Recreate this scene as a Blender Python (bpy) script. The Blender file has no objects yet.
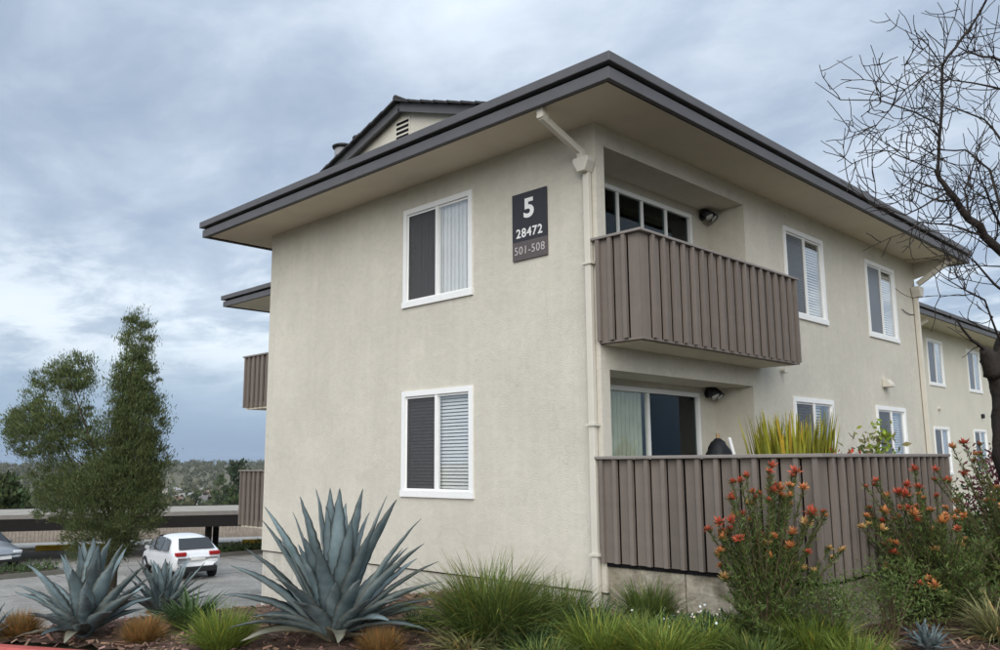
import bpy, math, random
import numpy as np
from mathutils import Vector, Matrix
R = math.radians
scn = bpy.context.scene
col = scn.collection

# ------------------------------------------------------------------ camera
CAM = Vector((6.009, -7.841, 0.0))
YAW, PITCH, ROLL, FPX = R(-44.237), R(9.142), R(-0.465), 852.1
_cy, _sy, _cp, _sp = math.cos(YAW), math.sin(YAW), math.cos(PITCH), math.sin(PITCH)
FWD = Vector((_sy*_cp, _cy*_cp, _sp)); _r = Vector((_cy, -_sy, 0)); _u = _r.cross(FWD)
RIGHT = math.cos(ROLL)*_r + math.sin(ROLL)*_u
UP = -math.sin(ROLL)*_r + math.cos(ROLL)*_u
cd = bpy.data.cameras.new('camera'); cam = bpy.data.objects.new('camera', cd); col.objects.link(cam)
cd.sensor_width = 36; cd.lens = FPX/1000*36; cd.clip_start = .05; cd.clip_end = 9000
mw = Matrix.Identity(4)
for i in range(3):
    mw[i][0] = RIGHT[i]; mw[i][1] = UP[i]; mw[i][2] = -FWD[i]; mw[i][3] = CAM[i]
cam.matrix_world = mw
scn.camera = cam
def at(px, py, depth):           # a place in the world: direction of sight and distance along the view axis
    return CAM + depth*(FWD + RIGHT*((px-500)/FPX) - UP*((py-325)/FPX))

# ------------------------------------------------------------------ sky, sun, exposure
SUN_EL, SUN_AZ = R(33), R(143)   # azimuth clockwise from +y
SKY_STRENGTH, SUN_STRENGTH, EXPOSURE = .1, 1.42, 1.13
CLOUD_GAIN = .59
world = bpy.data.worlds.new('World'); scn.world = world; world.use_nodes = True
def build_world():
    nt = world.node_tree; N = nt.nodes; L = nt.links; N.clear()
    def nd(t, **k):
        n = N.new(t)
        for a, b in k.items(): setattr(n, a, b)
        return n
    def math_(op, a, b=None, clamp=False):
        n = nd('ShaderNodeMath', operation=op, use_clamp=clamp)
        for i, v in enumerate((a, b)):
            if v is None: continue
            if isinstance(v, (int, float)): n.inputs[i].default_value = v
            else: L.new(v, n.inputs[i])
        return n.outputs[0]
    def sstep(v, a, b):
        n = nd('ShaderNodeMapRange', interpolation_type='SMOOTHSTEP')
        L.new(v, n.inputs[0]); n.inputs[1].default_value = a; n.inputs[2].default_value = b
        return n.outputs[0]
    def mix(f, a, b):
        n = nd('ShaderNodeMix', data_type='RGBA')
        if isinstance(f, (int, float)): n.inputs[0].default_value = f
        else: L.new(f, n.inputs[0])
        for s, v in ((6, a), (7, b)):
            if isinstance(v, tuple): n.inputs[s].default_value = (*v, 1)
            else: L.new(v, n.inputs[s])
        return n.outputs[2]
    tc = nd('ShaderNodeTexCoord'); sep = nd('ShaderNodeSeparateXYZ'); L.new(tc.outputs['Generated'], sep.inputs[0])
    z = math_('MAXIMUM', sep.outputs[2], 0.0)
    zz = math_('ADD', z, .16)
    cmb = nd('ShaderNodeCombineXYZ')
    L.new(math_('DIVIDE', sep.outputs[0], zz), cmb.inputs[0]); L.new(math_('DIVIDE', sep.outputs[1], zz), cmb.inputs[1])
    rot = nd('ShaderNodeMapping'); rot.inputs['Rotation'].default_value = (0, 0, R(46)); rot.inputs['Scale'].default_value = (1.0, 1.35, 1)
    L.new(cmb.outputs[0], rot.inputs[0])
    def noise(scale, detail, dist, off, rough=.55):
        mp = nd('ShaderNodeMapping'); mp.inputs['Location'].default_value = off; L.new(rot.outputs[0], mp.inputs[0])
        n = nd('ShaderNodeTexNoise'); n.inputs['Scale'].default_value = scale; n.inputs['Detail'].default_value = detail
        n.inputs['Roughness'].default_value = rough; n.inputs['Distortion'].default_value = dist
        L.new(mp.outputs[0], n.inputs['Vector']); return n.outputs[0]
    big = noise(.55, 3, .2, (3.1, 7.7, 0))
    fine = noise(2.6, 9, .25, (1.3, .4, 2), .58)
    sky = nd('ShaderNodeTexSky', sky_type='NISHITA', sun_disc=False, sun_elevation=SUN_EL, sun_rotation=SUN_AZ)
    k = 10*CLOUD_GAIN
    grey = tuple(k*c for c in (.30, .367, .47)); white = tuple(k*c for c in (.675, .74, .81)); low = tuple(k*c for c in (.165, .262, .42))
    f = math_('ADD', math_('MULTIPLY', big, 1.0), math_('MULTIPLY', fine, .6))
    cl = mix(sstep(f, .58, 1.12), grey, white)
    # brighter broken belt a little above the skyline, slate rain far below it
    belt = math_('MULTIPLY', sstep(z, .07, .15), math_('SUBTRACT', 1.0, sstep(z, .17, .27)))
    cl = mix(math_('MULTIPLY', math_('MULTIPLY', belt, .85), sstep(fine, .40, .62)), cl, tuple(k*c for c in (.70, .755, .81)))
    cl = mix(math_('SUBTRACT', 1.0, sstep(z, .02, .14)), cl, low)
    # overcast domes are lighter towards the zenith
    lift = math_('ADD', 1.0, math_('MULTIPLY', sstep(z, .35, 1.0), .9))
    vm = nd('ShaderNodeVectorMath', operation='SCALE'); L.new(cl, vm.inputs[0]); L.new(lift, vm.inputs['Scale'])
    out = mix(.9, sky.outputs[0], vm.outputs[0])
    bg = nd('ShaderNodeBackground'); bg.inputs[1].default_value = SKY_STRENGTH; L.new(out, bg.inputs[0])
    wo = nd('ShaderNodeOutputWorld'); L.new(bg.outputs[0], wo.inputs[0])
build_world()
sl = bpy.data.lights.new('sun', 'SUN'); sl.energy = SUN_STRENGTH; sl.angle = R(62); sl.color = (1, .97, .92)
so = bpy.data.objects.new('sun', sl); col.objects.link(so)
sdir = Vector((math.sin(SUN_AZ)*math.cos(SUN_EL), math.cos(SUN_AZ)*math.cos(SUN_EL), math.sin(SUN_EL)))
so.rotation_euler = sdir.to_track_quat('Z', 'Y').to_euler(); so.location = (0, -20, 30)
vs = scn.view_settings; vs.view_transform = 'Standard'; vs.look = 'None'; vs.exposure = EXPOSURE; vs.gamma = 1; vs.use_curve_mapping = False
scn.render.engine = 'CYCLES'; scn.cycles.max_bounces = 5; scn.cycles.transparent_max_bounces = 10; scn.cycles.use_adaptive_sampling = True; scn.cycles.adaptive_threshold = .02; scn.cycles.volume_bounces = 0; scn.cycles.use_denoising = True

# ------------------------------------------------------------------ materials
MATS = {}
def mat(name, c, rough=.8, spec=.3, var=.12, scale=3., bump=0., bscale=60., attr=False, metal=0., streak=0., coat=0., objvar=0., trans=0., tint=None, patch=0.):
    """Principled material: colour broken up by noise (tint = second colour), optional bump, vertex-colour and per-object variation."""
    if name in MATS: return MATS[name]
    m = bpy.data.materials.new(name); m.use_nodes = True; nt = m.node_tree; N = nt.nodes; L = nt.links
    b = N['Principled BSDF']; b.inputs['Roughness'].default_value = rough; b.inputs['Specular IOR Level'].default_value = spec
    b.inputs['Metallic'].default_value = metal; b.inputs['Coat Weight'].default_value = coat
    tc = N.new('ShaderNodeTexCoord')
    nz = N.new('ShaderNodeTexNoise'); nz.inputs['Scale'].default_value = scale; nz.inputs['Detail'].default_value = 6; nz.inputs['Roughness'].default_value = .6
    L.new(tc.outputs['Object'], nz.inputs['Vector'])
    mr = N.new('ShaderNodeMapRange'); mr.inputs[1].default_value = .3; mr.inputs[2].default_value = .7; L.new(nz.outputs[0], mr.inputs[0])
    mx = N.new('ShaderNodeMix'); mx.data_type = 'RGBA'; L.new(mr.outputs[0], mx.inputs[0])
    hi = tint or tuple(min(1, v*(1+var)) for v in c)
    mx.inputs[6].default_value = (*[v*(1-var) for v in c], 1); mx.inputs[7].default_value = (*hi, 1)
    outc = mx.outputs[2]
    if patch:
        v1 = N.new('ShaderNodeTexNoise'); v1.inputs['Scale'].default_value = 5.5; v1.inputs['Detail'].default_value = 8; v1.inputs['Roughness'].default_value = .7; v1.inputs['Distortion'].default_value = 1.2
        mp0 = N.new('ShaderNodeMapping'); mp0.inputs['Scale'].default_value = (1, 1, 1.7); L.new(tc.outputs['Object'], mp0.inputs[0]); L.new(mp0.outputs[0], v1.inputs['Vector'])
        rp = N.new('ShaderNodeMapRange'); rp.inputs[1].default_value = .36; rp.inputs[2].default_value = .64; rp.inputs[3].default_value = 1-patch; rp.inputs[4].default_value = 1+patch*.6
        L.new(v1.outputs[0], rp.inputs[0]); sc_ = N.new('ShaderNodeVectorMath'); sc_.operation = 'SCALE'; L.new(outc, sc_.inputs[0]); L.new(rp.outputs[0], sc_.inputs['Scale']); outc = sc_.outputs[0]
        vo = N.new('ShaderNodeTexVoronoi'); vo.feature = 'DISTANCE_TO_EDGE'; vo.inputs['Scale'].default_value = .55; ds_ = N.new('ShaderNodeVectorMath'); ds_.operation = 'ADD'
        dn = N.new('ShaderNodeTexNoise'); dn.inputs['Scale'].default_value = 2.5; dn.inputs['Detail'].default_value = 6; L.new(tc.outputs['Object'], dn.inputs['Vector']); L.new(tc.outputs['Object'], ds_.inputs[0]); L.new(dn.outputs['Color'], ds_.inputs[1]); L.new(ds_.outputs[0], vo.inputs['Vector'])
        rc = N.new('ShaderNodeMapRange'); rc.inputs[1].default_value = 0; rc.inputs[2].default_value = .0035; rc.inputs[3].default_value = .86; rc.inputs[4].default_value = 1; L.new(vo.outputs['Distance'], rc.inputs[0])
        sc2 = N.new('ShaderNodeVectorMath'); sc2.operation = 'SCALE'; L.new(outc, sc2.inputs[0]); L.new(rc.outputs[0], sc2.inputs['Scale']); outc = sc2.outputs[0]
    def mul(sock_col, sock_val):
        n = N.new('ShaderNodeVectorMath'); n.operation = 'SCALE'; L.new(sock_col, n.inputs[0]); L.new(sock_val, n.inputs['Scale']); return n.outputs[0]
    if streak:
        mp = N.new('ShaderNodeMapping'); mp.inputs['Scale'].default_value = (9, 9, .5); L.new(tc.outputs['Object'], mp.inputs[0])
        n2 = N.new('ShaderNodeTexNoise'); n2.inputs['Scale'].default_value = 1; n2.inputs['Detail'].default_value = 4; L.new(mp.outputs[0], n2.inputs['Vector'])
        r2 = N.new('ShaderNodeMapRange'); r2.inputs[1].default_value = .35; r2.inputs[2].default_value = .75; r2.inputs[3].default_value = 1; r2.inputs[4].default_value = 1-streak
        L.new(n2.outputs[0], r2.inputs[0]); outc = mul(outc, r2.outputs[0])
    if attr:
        a = N.new('ShaderNodeVertexColor'); a.layer_name = 'col'
        v = N.new('ShaderNodeVectorMath'); v.operation = 'MULTIPLY'; L.new(outc, v.inputs[0]); L.new(a.outputs[0], v.inputs[1]); outc = v.outputs[0]
    if objvar:
        oi = N.new('ShaderNodeObjectInfo'); r3 = N.new('ShaderNodeMapRange'); r3.inputs[3].default_value = 1-objvar; r3.inputs[4].default_value = 1+objvar
        L.new(oi.outputs['Random'], r3.inputs[0]); outc = mul(outc, r3.outputs[0])
    L.new(outc, b.inputs['Base Color'])
    if bump:
        n3 = N.new('ShaderNodeTexNoise'); n3.inputs['Scale'].default_value = bscale; n3.inputs['Detail'].default_value = 5; L.new(tc.outputs['Object'], n3.inputs['Vector'])
        bp = N.new('ShaderNodeBump'); bp.inputs['Strength'].default_value = bump; bp.inputs['Distance'].default_value = .01
        L.new(n3.outputs[0], bp.inputs['Height']); L.new(bp.outputs[0], b.inputs['Normal'])
    if trans:
        tr = N.new('ShaderNodeBsdfTranslucent'); L.new(outc, tr.inputs[0]); ms = N.new('ShaderNodeMixShader'); ms.inputs[0].default_value = trans
        L.new(b.outputs[0], ms.inputs[1]); L.new(tr.outputs[0], ms.inputs[2]); L.new(ms.outputs[0], N['Material Output'].inputs[0])
    MATS[name] = m; return m
def glassy(name, tintc, opac, refl=.10, rough=.02):
    """Window glass: a tinted see-through sheet with a Fresnel reflection over it."""
    m = bpy.data.materials.new(name); m.use_nodes = True; nt = m.node_tree; N = nt.nodes; L = nt.links; N.clear()
    t = N.new('ShaderNodeBsdfTransparent'); t.inputs[0].default_value = (*tintc, 1)
    d = N.new('ShaderNodeBsdfDiffuse'); d.inputs[0].default_value = (.095, .095, .10, 1)
    m1 = N.new('ShaderNodeMixShader'); m1.inputs[0].default_value = opac; L.new(t.outputs[0], m1.inputs[1]); L.new(d.outputs[0], m1.inputs[2])
    g = N.new('ShaderNodeBsdfGlossy'); g.inputs['Roughness'].default_value = rough; g.inputs[0].default_value = (.95, .97, 1, 1)
    tc = N.new('ShaderNodeTexCoord'); nz = N.new('ShaderNodeTexNoise'); nz.inputs['Scale'].default_value = 1.6; L.new(tc.outputs['Object'], nz.inputs['Vector'])
    bp = N.new('ShaderNodeBump'); bp.inputs['Strength'].default_value = .03; bp.inputs['Distance'].default_value = .03; L.new(nz.outputs[0], bp.inputs['Height']); L.new(bp.outputs[0], g.inputs['Normal'])
    lw = N.new('ShaderNodeLayerWeight'); lw.inputs[0].default_value = .5
    pw_ = N.new('ShaderNodeMath'); pw_.operation = 'POWER'; pw_.inputs[1].default_value = 4.0; L.new(lw.outputs['Facing'], pw_.inputs[0])
    ad = N.new('ShaderNodeMath'); ad.operation = 'ADD'; ad.use_clamp = True; ad.inputs[1].default_value = refl; L.new(pw_.outputs[0], ad.inputs[0])
    m2 = N.new('ShaderNodeMixShader'); L.new(ad.outputs[0], m2.inputs[0]); L.new(m1.outputs[0], m2.inputs[1]); L.new(g.outputs[0], m2.inputs[2])
    o = N.new('ShaderNodeOutputMaterial'); L.new(m2.outputs[0], o.inputs[0]); MATS[name] = m; return m
STUCCO = mat('stucco', (.595, .560, .478), .92, .15, .075, .8, .6, 70, streak=.05, patch=.06)
STUCCO2 = mat('stucco_rear', (.60, .565, .475), .92, .15, .05, 1.1, .2, 60)
FOUND = mat('painted_foundation', (.56, .53, .46), .92, .15, .10, 2.5, .3, 50, streak=.22, patch=.12)
SOFFIT = mat('soffit_paint', (.66, .60, .48), .85, .2, .05, 1.5, .1, 40)
FASCIA = mat('charcoal_paint', (.100, .099, .105), .6, .35, .08, 4, .05, 60)
DARKSLOT = mat('black_slots_and_shade', (.012, .011, .012), .9, .1)  # black for painted shade in gaps, also for slots, joints and trim
ROOFT = mat('roof_shingle', (.05, .048, .05), .9, .2, .25, 9, .6, 40)
BROWN = mat('brown_board_paint', (.180, .150, .127), .68, .3, .07, 5, .15, 40, objvar=.11, streak=.16)
BATTEN = mat('brown_batten_paint', (.180, .150, .129), .68, .3, .07, 5, .1, 40, objvar=.10, streak=.12)
CAPW = mat('rail_cap_paint', (.235, .21, .19), .6, .35, .08, 4, .1, 40)
WHITE = mat('white_vinyl', (.82, .82, .80), .45, .4, .02, 4)
PIPE = mat('downspout_paint', (.60, .565, .485), .55, .4, .04, 3)
GLASS = glassy('window_glass', (.96, .97, .97), .0, .11)
DOORGLASS = glassy('door_glass', (.42, .52, .53), .0, .0)
DGLASS2 = glassy('door_glass_clear', (.93, .95, .92), .0, .03)
SCREEN = glassy('insect_screen', (.86, .86, .86), .42, -.03, .3)
BLINDW = mat('white_blind', (.84, .84, .81), .6, .3, .03, 3)
BLINDV = mat('vertical_blind', (.82, .80, .76), .7, .2, .06, 3)
CURT = mat('pale_curtain', (.50, .515, .44), .8, .2, .12, 4)
ROOM = mat('painted_room_shade', (.018, .02, .022), .9, .1)  # near-black colour standing in for unlit rooms
METALB = mat('black_metal', (.012, .012, .013), .5, .4)
CONC = mat('old_concrete', (.30, .25, .175), .95, .1, .3, 3.2, 1., 30, streak=.3, tint=(.55, .50, .40), patch=.3)
ASPH = mat('asphalt', (.05, .05, .052), .95, .2, .15, 5, .5, 90)
LOT = mat('lot_concrete', (.25, .238, .215), .9, .2, .32, .5, .3, 30, patch=.25)
KERBC = mat('kerb_concrete', (.42, .41, .38), .9, .2, .12, 3, .3, 40)
KERBR = mat('kerb_red_paint', (.40, .085, .075), .7, .3, .15, 6, .2, 50)
YELLOW = mat('yellow_paint', (.70, .45, .03), .7, .3, .12, 4)
MULCH = mat('mulch', (.085, .055, .042), .97, .1, .35, 14, 1., 60, tint=(.16, .105, .08))
CHIP = mat('bark_chip', (.235, .145, .112), .95, .1, .2, 20, attr=True)
SOIL = mat('ground_soil', (.11, .105, .06), .97, .1, .4, .06, .4, 8, tint=(.16, .15, .10))

# ------------------------------------------------------------------ mesh helpers
class MB:
    def __init__(s): s.v = []; s.f = []; s.c = []; s.smooth = False
    def quad(s, a, b, c, d):
        n = len(s.v); s.v += [tuple(a), tuple(b), tuple(c), tuple(d)]; s.f.append((n, n+1, n+2, n+3))
    def tri(s, a, b, c):
        n = len(s.v); s.v += [tuple(a), tuple(b), tuple(c)]; s.f.append((n, n+1, n+2))
    def box(s, x0, x1, y0, y1, z0, z1):
        n = len(s.v)
        s.v += [(x0,y0,z0),(x1,y0,z0),(x1,y1,z0),(x0,y1,z0),(x0,y0,z1),(x1,y0,z1),(x1,y1,z1),(x0,y1,z1)]
        s.f += [tuple(n+i for i in q) for q in ((3,2,1,0),(4,5,6,7),(0,1,5,4),(1,2,6,5),(2,3,7,6),(3,0,4,7))]
        return s
    def bar(s, a, b, w, h, up=(0,0,1)):
        """box from a to b, w wide and h high"""
        a = Vector(a); b = Vector(b); d = (b-a).normalized(); u = Vector(up); sd = d.cross(u).normalized(); u = sd.cross(d).normalized(); n = len(s.v)
        for p in (a, b):
            for i, j in ((-1,-1),(1,-1),(1,1),(-1,1)): s.v.append(tuple(p+sd*(i*w/2)+u*(j*h/2)))
        s.f += [tuple(n+i for i in q) for q in ((0,1,2,3),(7,6,5,4),(0,4,5,1),(1,5,6,2),(2,6,7,3),(3,7,4,0))]
        return s
    def tube(s, pts, rad, k=8, cap=True, rough=0, sub=0):
        if sub:
            P_ = [Vector(p) for p in pts]; q = []; rr = []
            for i in range(len(P_)-1):
                for j in range(sub): t = j/sub; q.append(P_[i].lerp(P_[i+1], t)); rr.append(rad[i]+(rad[i+1]-rad[i])*t)
            pts = q+[P_[-1]]; rad = rr+[rad[-1]]
        rg = random.Random(len(s.v)+7)
        pts = [Vector(p) for p in pts]; n0 = len(s.v); prev = None
        for i, p in enumerate(pts):
            d = (pts[min(i+1, len(pts)-1)]-pts[max(i-1, 0)]).normalized()
            if prev is None: x = d.orthogonal().normalized()
            else: x = (prev - d*prev.dot(d)); x = x.normalized() if x.length > 1e-6 else d.orthogonal().normalized()
            prev = x; y = d.cross(x); r = rad[i] if isinstance(rad, (list, tuple)) else rad
            for j in range(k): a = 2*math.pi*j/k; s.v.append(tuple(p + (x*math.cos(a)+y*math.sin(a))*(r*(1+rg.uniform(-rough, rough)) if rough else r)))
        for i in range(len(pts)-1):
            for j in range(k): a = n0+i*k+j; b = n0+i*k+(j+1)%k; s.f.append((a, b, b+k, a+k))
        if cap: s.f.append(tuple(n0+j for j in reversed(range(k)))); s.f.append(tuple(n0+(len(pts)-1)*k+j for j in range(k)))
        return s
    def prism(s, poly, fn0, fn1):
        n = len(s.v); k = len(poly); s.v += [tuple(fn0(p)) for p in poly]+[tuple(fn1(p)) for p in poly]
        s.f.append(tuple(n+i for i in range(k))); s.f.append(tuple(n+k+i for i in reversed(range(k))))
        for i in range(k): j = (i+1) % k; s.f.append((n+j, n+i, n+k+i, n+k+j))
        return s
    def ring(s, r, th, z0, z1):
        """rectangular ring r=(x0,x1,y0,y1), th wide inwards"""
        x0, x1, y0, y1 = r; n = len(s.v)
        for z in (z0, z1):
            for t in (0, th): s.v += [(x0+t,y0+t,z),(x1-t,y0+t,z),(x1-t,y1-t,z),(x0+t,y1-t,z)]
        for i in range(4):
            j = (i+1) % 4
            s.f += [(n+i,n+j,n+8+j,n+8+i), (n+4+j,n+4+i,n+12+i,n+12+j), (n+j,n+i,n+4+i,n+4+j), (n+8+i,n+8+j,n+12+j,n+12+i)]
        return s
    def mesh(s, name, m):
        me = bpy.data.meshes.new(name); me.from_pydata(s.v, [], s.f)
        if m: me.materials.append(m)
        if s.smooth: me.polygons.foreach_set('use_smooth', [True]*len(me.polygons))
        me.update(); return me
    def build(s, name, m, parent=None, smooth=False, bevel=0):
        s.smooth = smooth; return link(name, s.mesh(name, m), parent, bevel)
def link(name, data, parent=None, bevel=0):
    o = bpy.data.objects.new(name, data); col.objects.link(o)
    if parent is not None: o.parent = parent
    if bevel:
        md = o.modifiers.new('bevel', 'BEVEL'); md.width = bevel; md.segments = 2; md.limit_method = 'ANGLE'
    return o
def np_mesh(name, V, F, m, C=None, smooth=False):
    """fast mesh from arrays: V (n,3), F (k,3 or 4), C optional per-vertex colour"""
    V = np.asarray(V, np.float32); F = np.asarray(F, np.int32); me = bpy.data.meshes.new(name)
    k = F.shape[1]; me.vertices.add(len(V)); me.vertices.foreach_set('co', V.ravel()); me.loops.add(F.size); me.loops.foreach_set('vertex_index', F.ravel())
    me.polygons.add(len(F)); me.polygons.foreach_set('loop_start', np.arange(0, F.size, k, dtype=np.int32)); me.polygons.foreach_set('loop_total', np.full(len(F), k, np.int32))
    if smooth: me.polygons.foreach_set('use_smooth', np.ones(len(F), bool))
    me.update(calc_edges=True)
    if C is not None:
        a = me.color_attributes.new('col', 'FLOAT_COLOR', 'POINT'); C = np.asarray(C, np.float32)
        if C.ndim == 1: C = np.repeat(C[:, None], 3, 1)
        a.data.foreach_set('color', np.concatenate([C, np.ones((len(C), 1), np.float32)], 1).ravel())
    me.materials.append(m); return me
def empty(name, loc=(0,0,0), rz=0, parent=None):
    o = bpy.data.objects.new(name, None); col.objects.link(o); o.location = loc; o.rotation_euler = (0,0,rz); o.empty_display_size = .2
    if parent is not None: o.parent = parent
    return o
def tag(o, label, cat, group=None, kind=None):
    if label: o['label'] = label
    if cat: o['category'] = cat
    if group: o['group'] = group
    if kind: o['kind'] = kind
    return o
def struct(o): o['kind'] = 'structure'; return o
def smooth(t, a, b):
    t = np.clip((np.asarray(t, float)-a)/(b-a), 0, 1); return t*t*(3-2*t)

# ------------------------------------------------------------------ ground
KP = np.array((-3.6, -5.0)); KT = np.array((.894, .447)); KN = np.array((-.447, .894))    # kerb line: point, direction, normal into the bed
def zbed(x, y):
    x = np.asarray(x, float); y = np.asarray(y, float)
    s = (x-KP[0])*KN[0]+(y-KP[1])*KN[1]
    z = -1.73+.04*np.clip(s, 0, 2.6)
    e = -3.5+.4*(np.minimum(y, 2)+3.6); t = np.maximum(0, e-x)
    d = .24*t*t/(t+.5)
    return np.maximum(z-d, -4.27)
def zground(x, y):
    x = np.asarray(x, float); y = np.asarray(y, float)
    r = np.hypot(x-CAM.x, y-CAM.y)
    near = zbed(x, y)-.07
    s = (x-KP[0])*KN[0]+(y-KP[1])*KN[1]
    near = np.where(s < 0, -2.1, near)
    far = -9-13*smooth(r, 60, 260)-6*smooth(r, 260, 700)+23*smooth(r, 800, 1900)+2*np.sin(x*.004+y*.003)*smooth(r, 900, 1500)
    w = smooth(-x, 46, 75)
    return near*(1-w)+far*w
def polar_ground():
    na, nr = 220, 120
    rad = np.concatenate([[0], np.geomspace(.8, 5200, nr)]); ang = np.linspace(0, 2*np.pi, na, endpoint=False)
    A, Q = np.meshgrid(ang, rad); X = CAM.x+Q*np.cos(A); Y = CAM.y+Q*np.sin(A); Z = zground(X, Y)
    V = np.stack([X, Y, Z], -1).reshape(-1, 3); i = np.arange(len(rad)-1)[:, None]*na; j = np.arange(na)[None]; j2 = (j+1) % na
    F = np.stack([i+j, i+j2, i+na+j2, i+na+j], -1).reshape(-1, 4)[na:]
    struct(link('ground', np_mesh('ground', V, F, SOIL, smooth=True)))
polar_ground()
def bed():
    xs = np.arange(-12, 9.01, .14); ys = np.arange(-7.5, 9.01, .14); X, Y = np.meshgrid(xs, ys)
    rng = np.random.default_rng(1); Z = zbed(X, Y)+rng.normal(0, .012, X.shape)
    s = (X-KP[0])*KN[0]+(Y-KP[1])*KN[1]
    V = np.stack([X, Y, Z], -1).reshape(-1, 3); nx = len(xs); i = np.arange(len(ys)-1)[:, None]*nx; j = np.arange(nx-1)[None]
    F = np.stack([i+j, i+j+1, i+nx+j+1, i+nx+j], -1).reshape(-1, 4)
    ok = (s.ravel()[F] > .02).all(1)
    struct(link('planting_bed', np_mesh('planting_bed', V, F[ok], MULCH, smooth=True)))
    # loose bark chips
    n = 24000; P = np.stack([rng.uniform(-5.5, 6.5, n), rng.uniform(-5.2, 5.5, n)], 1); s = (P-KP)@KN
    P = P[(s > .05) & ~((P[:, 0] < 2.55) & (P[:, 1] > -.05))]; n = len(P); z = zbed(P[:, 0], P[:, 1])
    a = rng.uniform(0, 2*np.pi, n); l = rng.uniform(.015, .05, n)[:, None]; w = rng.uniform(.006, .018, n)[:, None]; t = rng.normal(0, .35, n); t2 = rng.normal(0, .35, n)
    D = np.stack([np.cos(a), np.sin(a), t], 1)*l; S = np.stack([-np.sin(a), np.cos(a), t2], 1)*w
    c = np.stack([P[:, 0], P[:, 1], z+rng.uniform(.004, .03, n)], 1)
    V = np.stack([c-D-S*.6, c+D-S, c+D*.9+S*.7, c-D*.8+S], 1).reshape(-1, 3); F = np.arange(4*n).reshape(-1, 4)
    v = rng.uniform(.35, 1.5, n); C = np.repeat(np.stack([v, v*rng.uniform(.85, 1.1, n), v*rng.uniform(.8, 1.15, n)], 1), 4, 0)
    tag(link('bark_mulch', np_mesh('bark_mulch', V, F, CHIP, C)), 'loose reddish brown bark mulch covering the planting bed', 'mulch', kind='stuff')
bed()
def strip(name, m, s0, s1, z0, z1, t0=-9, t1=16):
    mb = MB(); f = lambda t, s, z: (KP[0]+KT[0]*t+KN[0]*s, KP[1]+KT[1]*t+KN[1]*s, z)
    mb.prism([(s0,z0),(s1,z0),(s1,z1),(s0+.03,z1),(s0,z1-.03)], lambda p: f(t0, *p), lambda p: f(t1, *p))
    return struct(mb.build(name, m))
strip('kerb', KERBR, -.17, -.03, -2.15, -1.715)
mb = MB(); f = lambda t, s: (KP[0]+KT[0]*t+KN[0]*s, KP[1]+KT[1]*t+KN[1]*s, -1.86)
mb.quad(f(-9, -10), f(22, -10), f(22, -.15), f(-9, -.15)); struct(mb.build('road', ASPH))

# ------------------------------------------------------------------ buildings
def wall_mesh(mb, P, u0, u1, v0, v1, holes, depth=.12):
    """flat wall with rectangular openings; P(u, v, d) gives the world point, d is depth into the wall"""
    us = sorted({u0, u1, *[h[0] for h in holes], *[h[1] for h in holes]}); vv = sorted({v0, v1, *[h[2] for h in holes], *[h[3] for h in holes]})
    us = [u for u in us if u0 <= u <= u1]; vv = [v for v in vv if v0 <= v <= v1]
    for a, b in zip(us, us[1:]):
        for c, d in zip(vv, vv[1:]):
            if any(h[0] <= a and b <= h[1] and h[2] <= c and d <= h[3] for h in holes): continue
            mb.quad(P(a, c, 0), P(b, c, 0), P(b, d, 0), P(a, d, 0))
    for h in holes:
        a, b, c, d = h[:4]; q = h[4] if len(h) > 4 else depth
        mb.quad(P(a,c,0), P(a,d,0), P(a,d,q), P(a,c,q)); mb.quad(P(b,d,0), P(b,c,0), P(b,c,q), P(b,d,q))
        mb.quad(P(a,d,0), P(b,d,0), P(b,d,q), P(a,d,q)); mb.quad(P(b,c,0), P(a,c,0), P(a,c,q), P(b,c,q))
    return mb
def window_meshes(w, h, slats=True, vertical=False):
    """local x right, z up, y into the wall"""
    fr = MB(); t = .055
    fr.box(-t, w+t, -.022, .035, h-.02, h+t); fr.box(-t-.012, w+t+.012, -.034, .035, -t-.01, .02)
    fr.box(-t, .02, -.0215, .035, .021, h-.021); fr.box(w-.02, w+t, -.0215, .035, .021, h-.021)
    fr.box(w/2-.025, w/2+.03, -.012, .05, .021, h-.021)
    for a, b in ((.021, w/2-.026), (w/2+.031, w-.021)):           # sash rails
        fr.box(a, b, .008, .03, .021, .05); fr.box(a, b, .008, .03, h-.05, h-.021)
    fr.box(.021, .042, .008, .03, .051, h-.051); fr.box(w-.042, w-.021, .008, .03, .051, h-.051)
    pane = lambda a, b, y: MB().box(a, b, y, y+.004, .05, h-.05)
    g1 = pane(.042, w/2-.026, .020); g2 = pane(w/2+.031, w-.042, .017); sc = pane(.043, w/2-.027, .010)
    bl = MB()
    if vertical:
        n = 17
        for i in range(n):
            x = (i+.5)*w/n; bl.quad((x-.047, .092+.004*(i % 2), .0), (x+.047, .078, .0), (x+.047, .078, h), (x-.047, .092+.004*(i % 2), h))
    else:
        n = int(h/.046)
        for i in range(n):
            z = .01+i*h/n; bl.quad((.0, .086, z), (w, .086, z), (w, .108, z+.036), (.0, .108, z+.036))
    rm = MB().box(-.05, w+.05, .20, .22, -.05, h+.05)  # dark panel paints in the room's shade; no room is built behind
    return dict(frame=fr.mesh('window', WHITE), p1=g1.mesh('pane', GLASS), p2=g2.mesh('pane', GLASS), sc=sc.mesh('insect_screen', SCREEN), bl=bl.mesh('blind', BLINDV if vertical else BLINDW), rm=rm.mesh('room_shade_panel', ROOM))
WIN = {False: window_meshes(1.36, 1.36), True: window_meshes(1.36, 1.36, vertical=True)}
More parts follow.
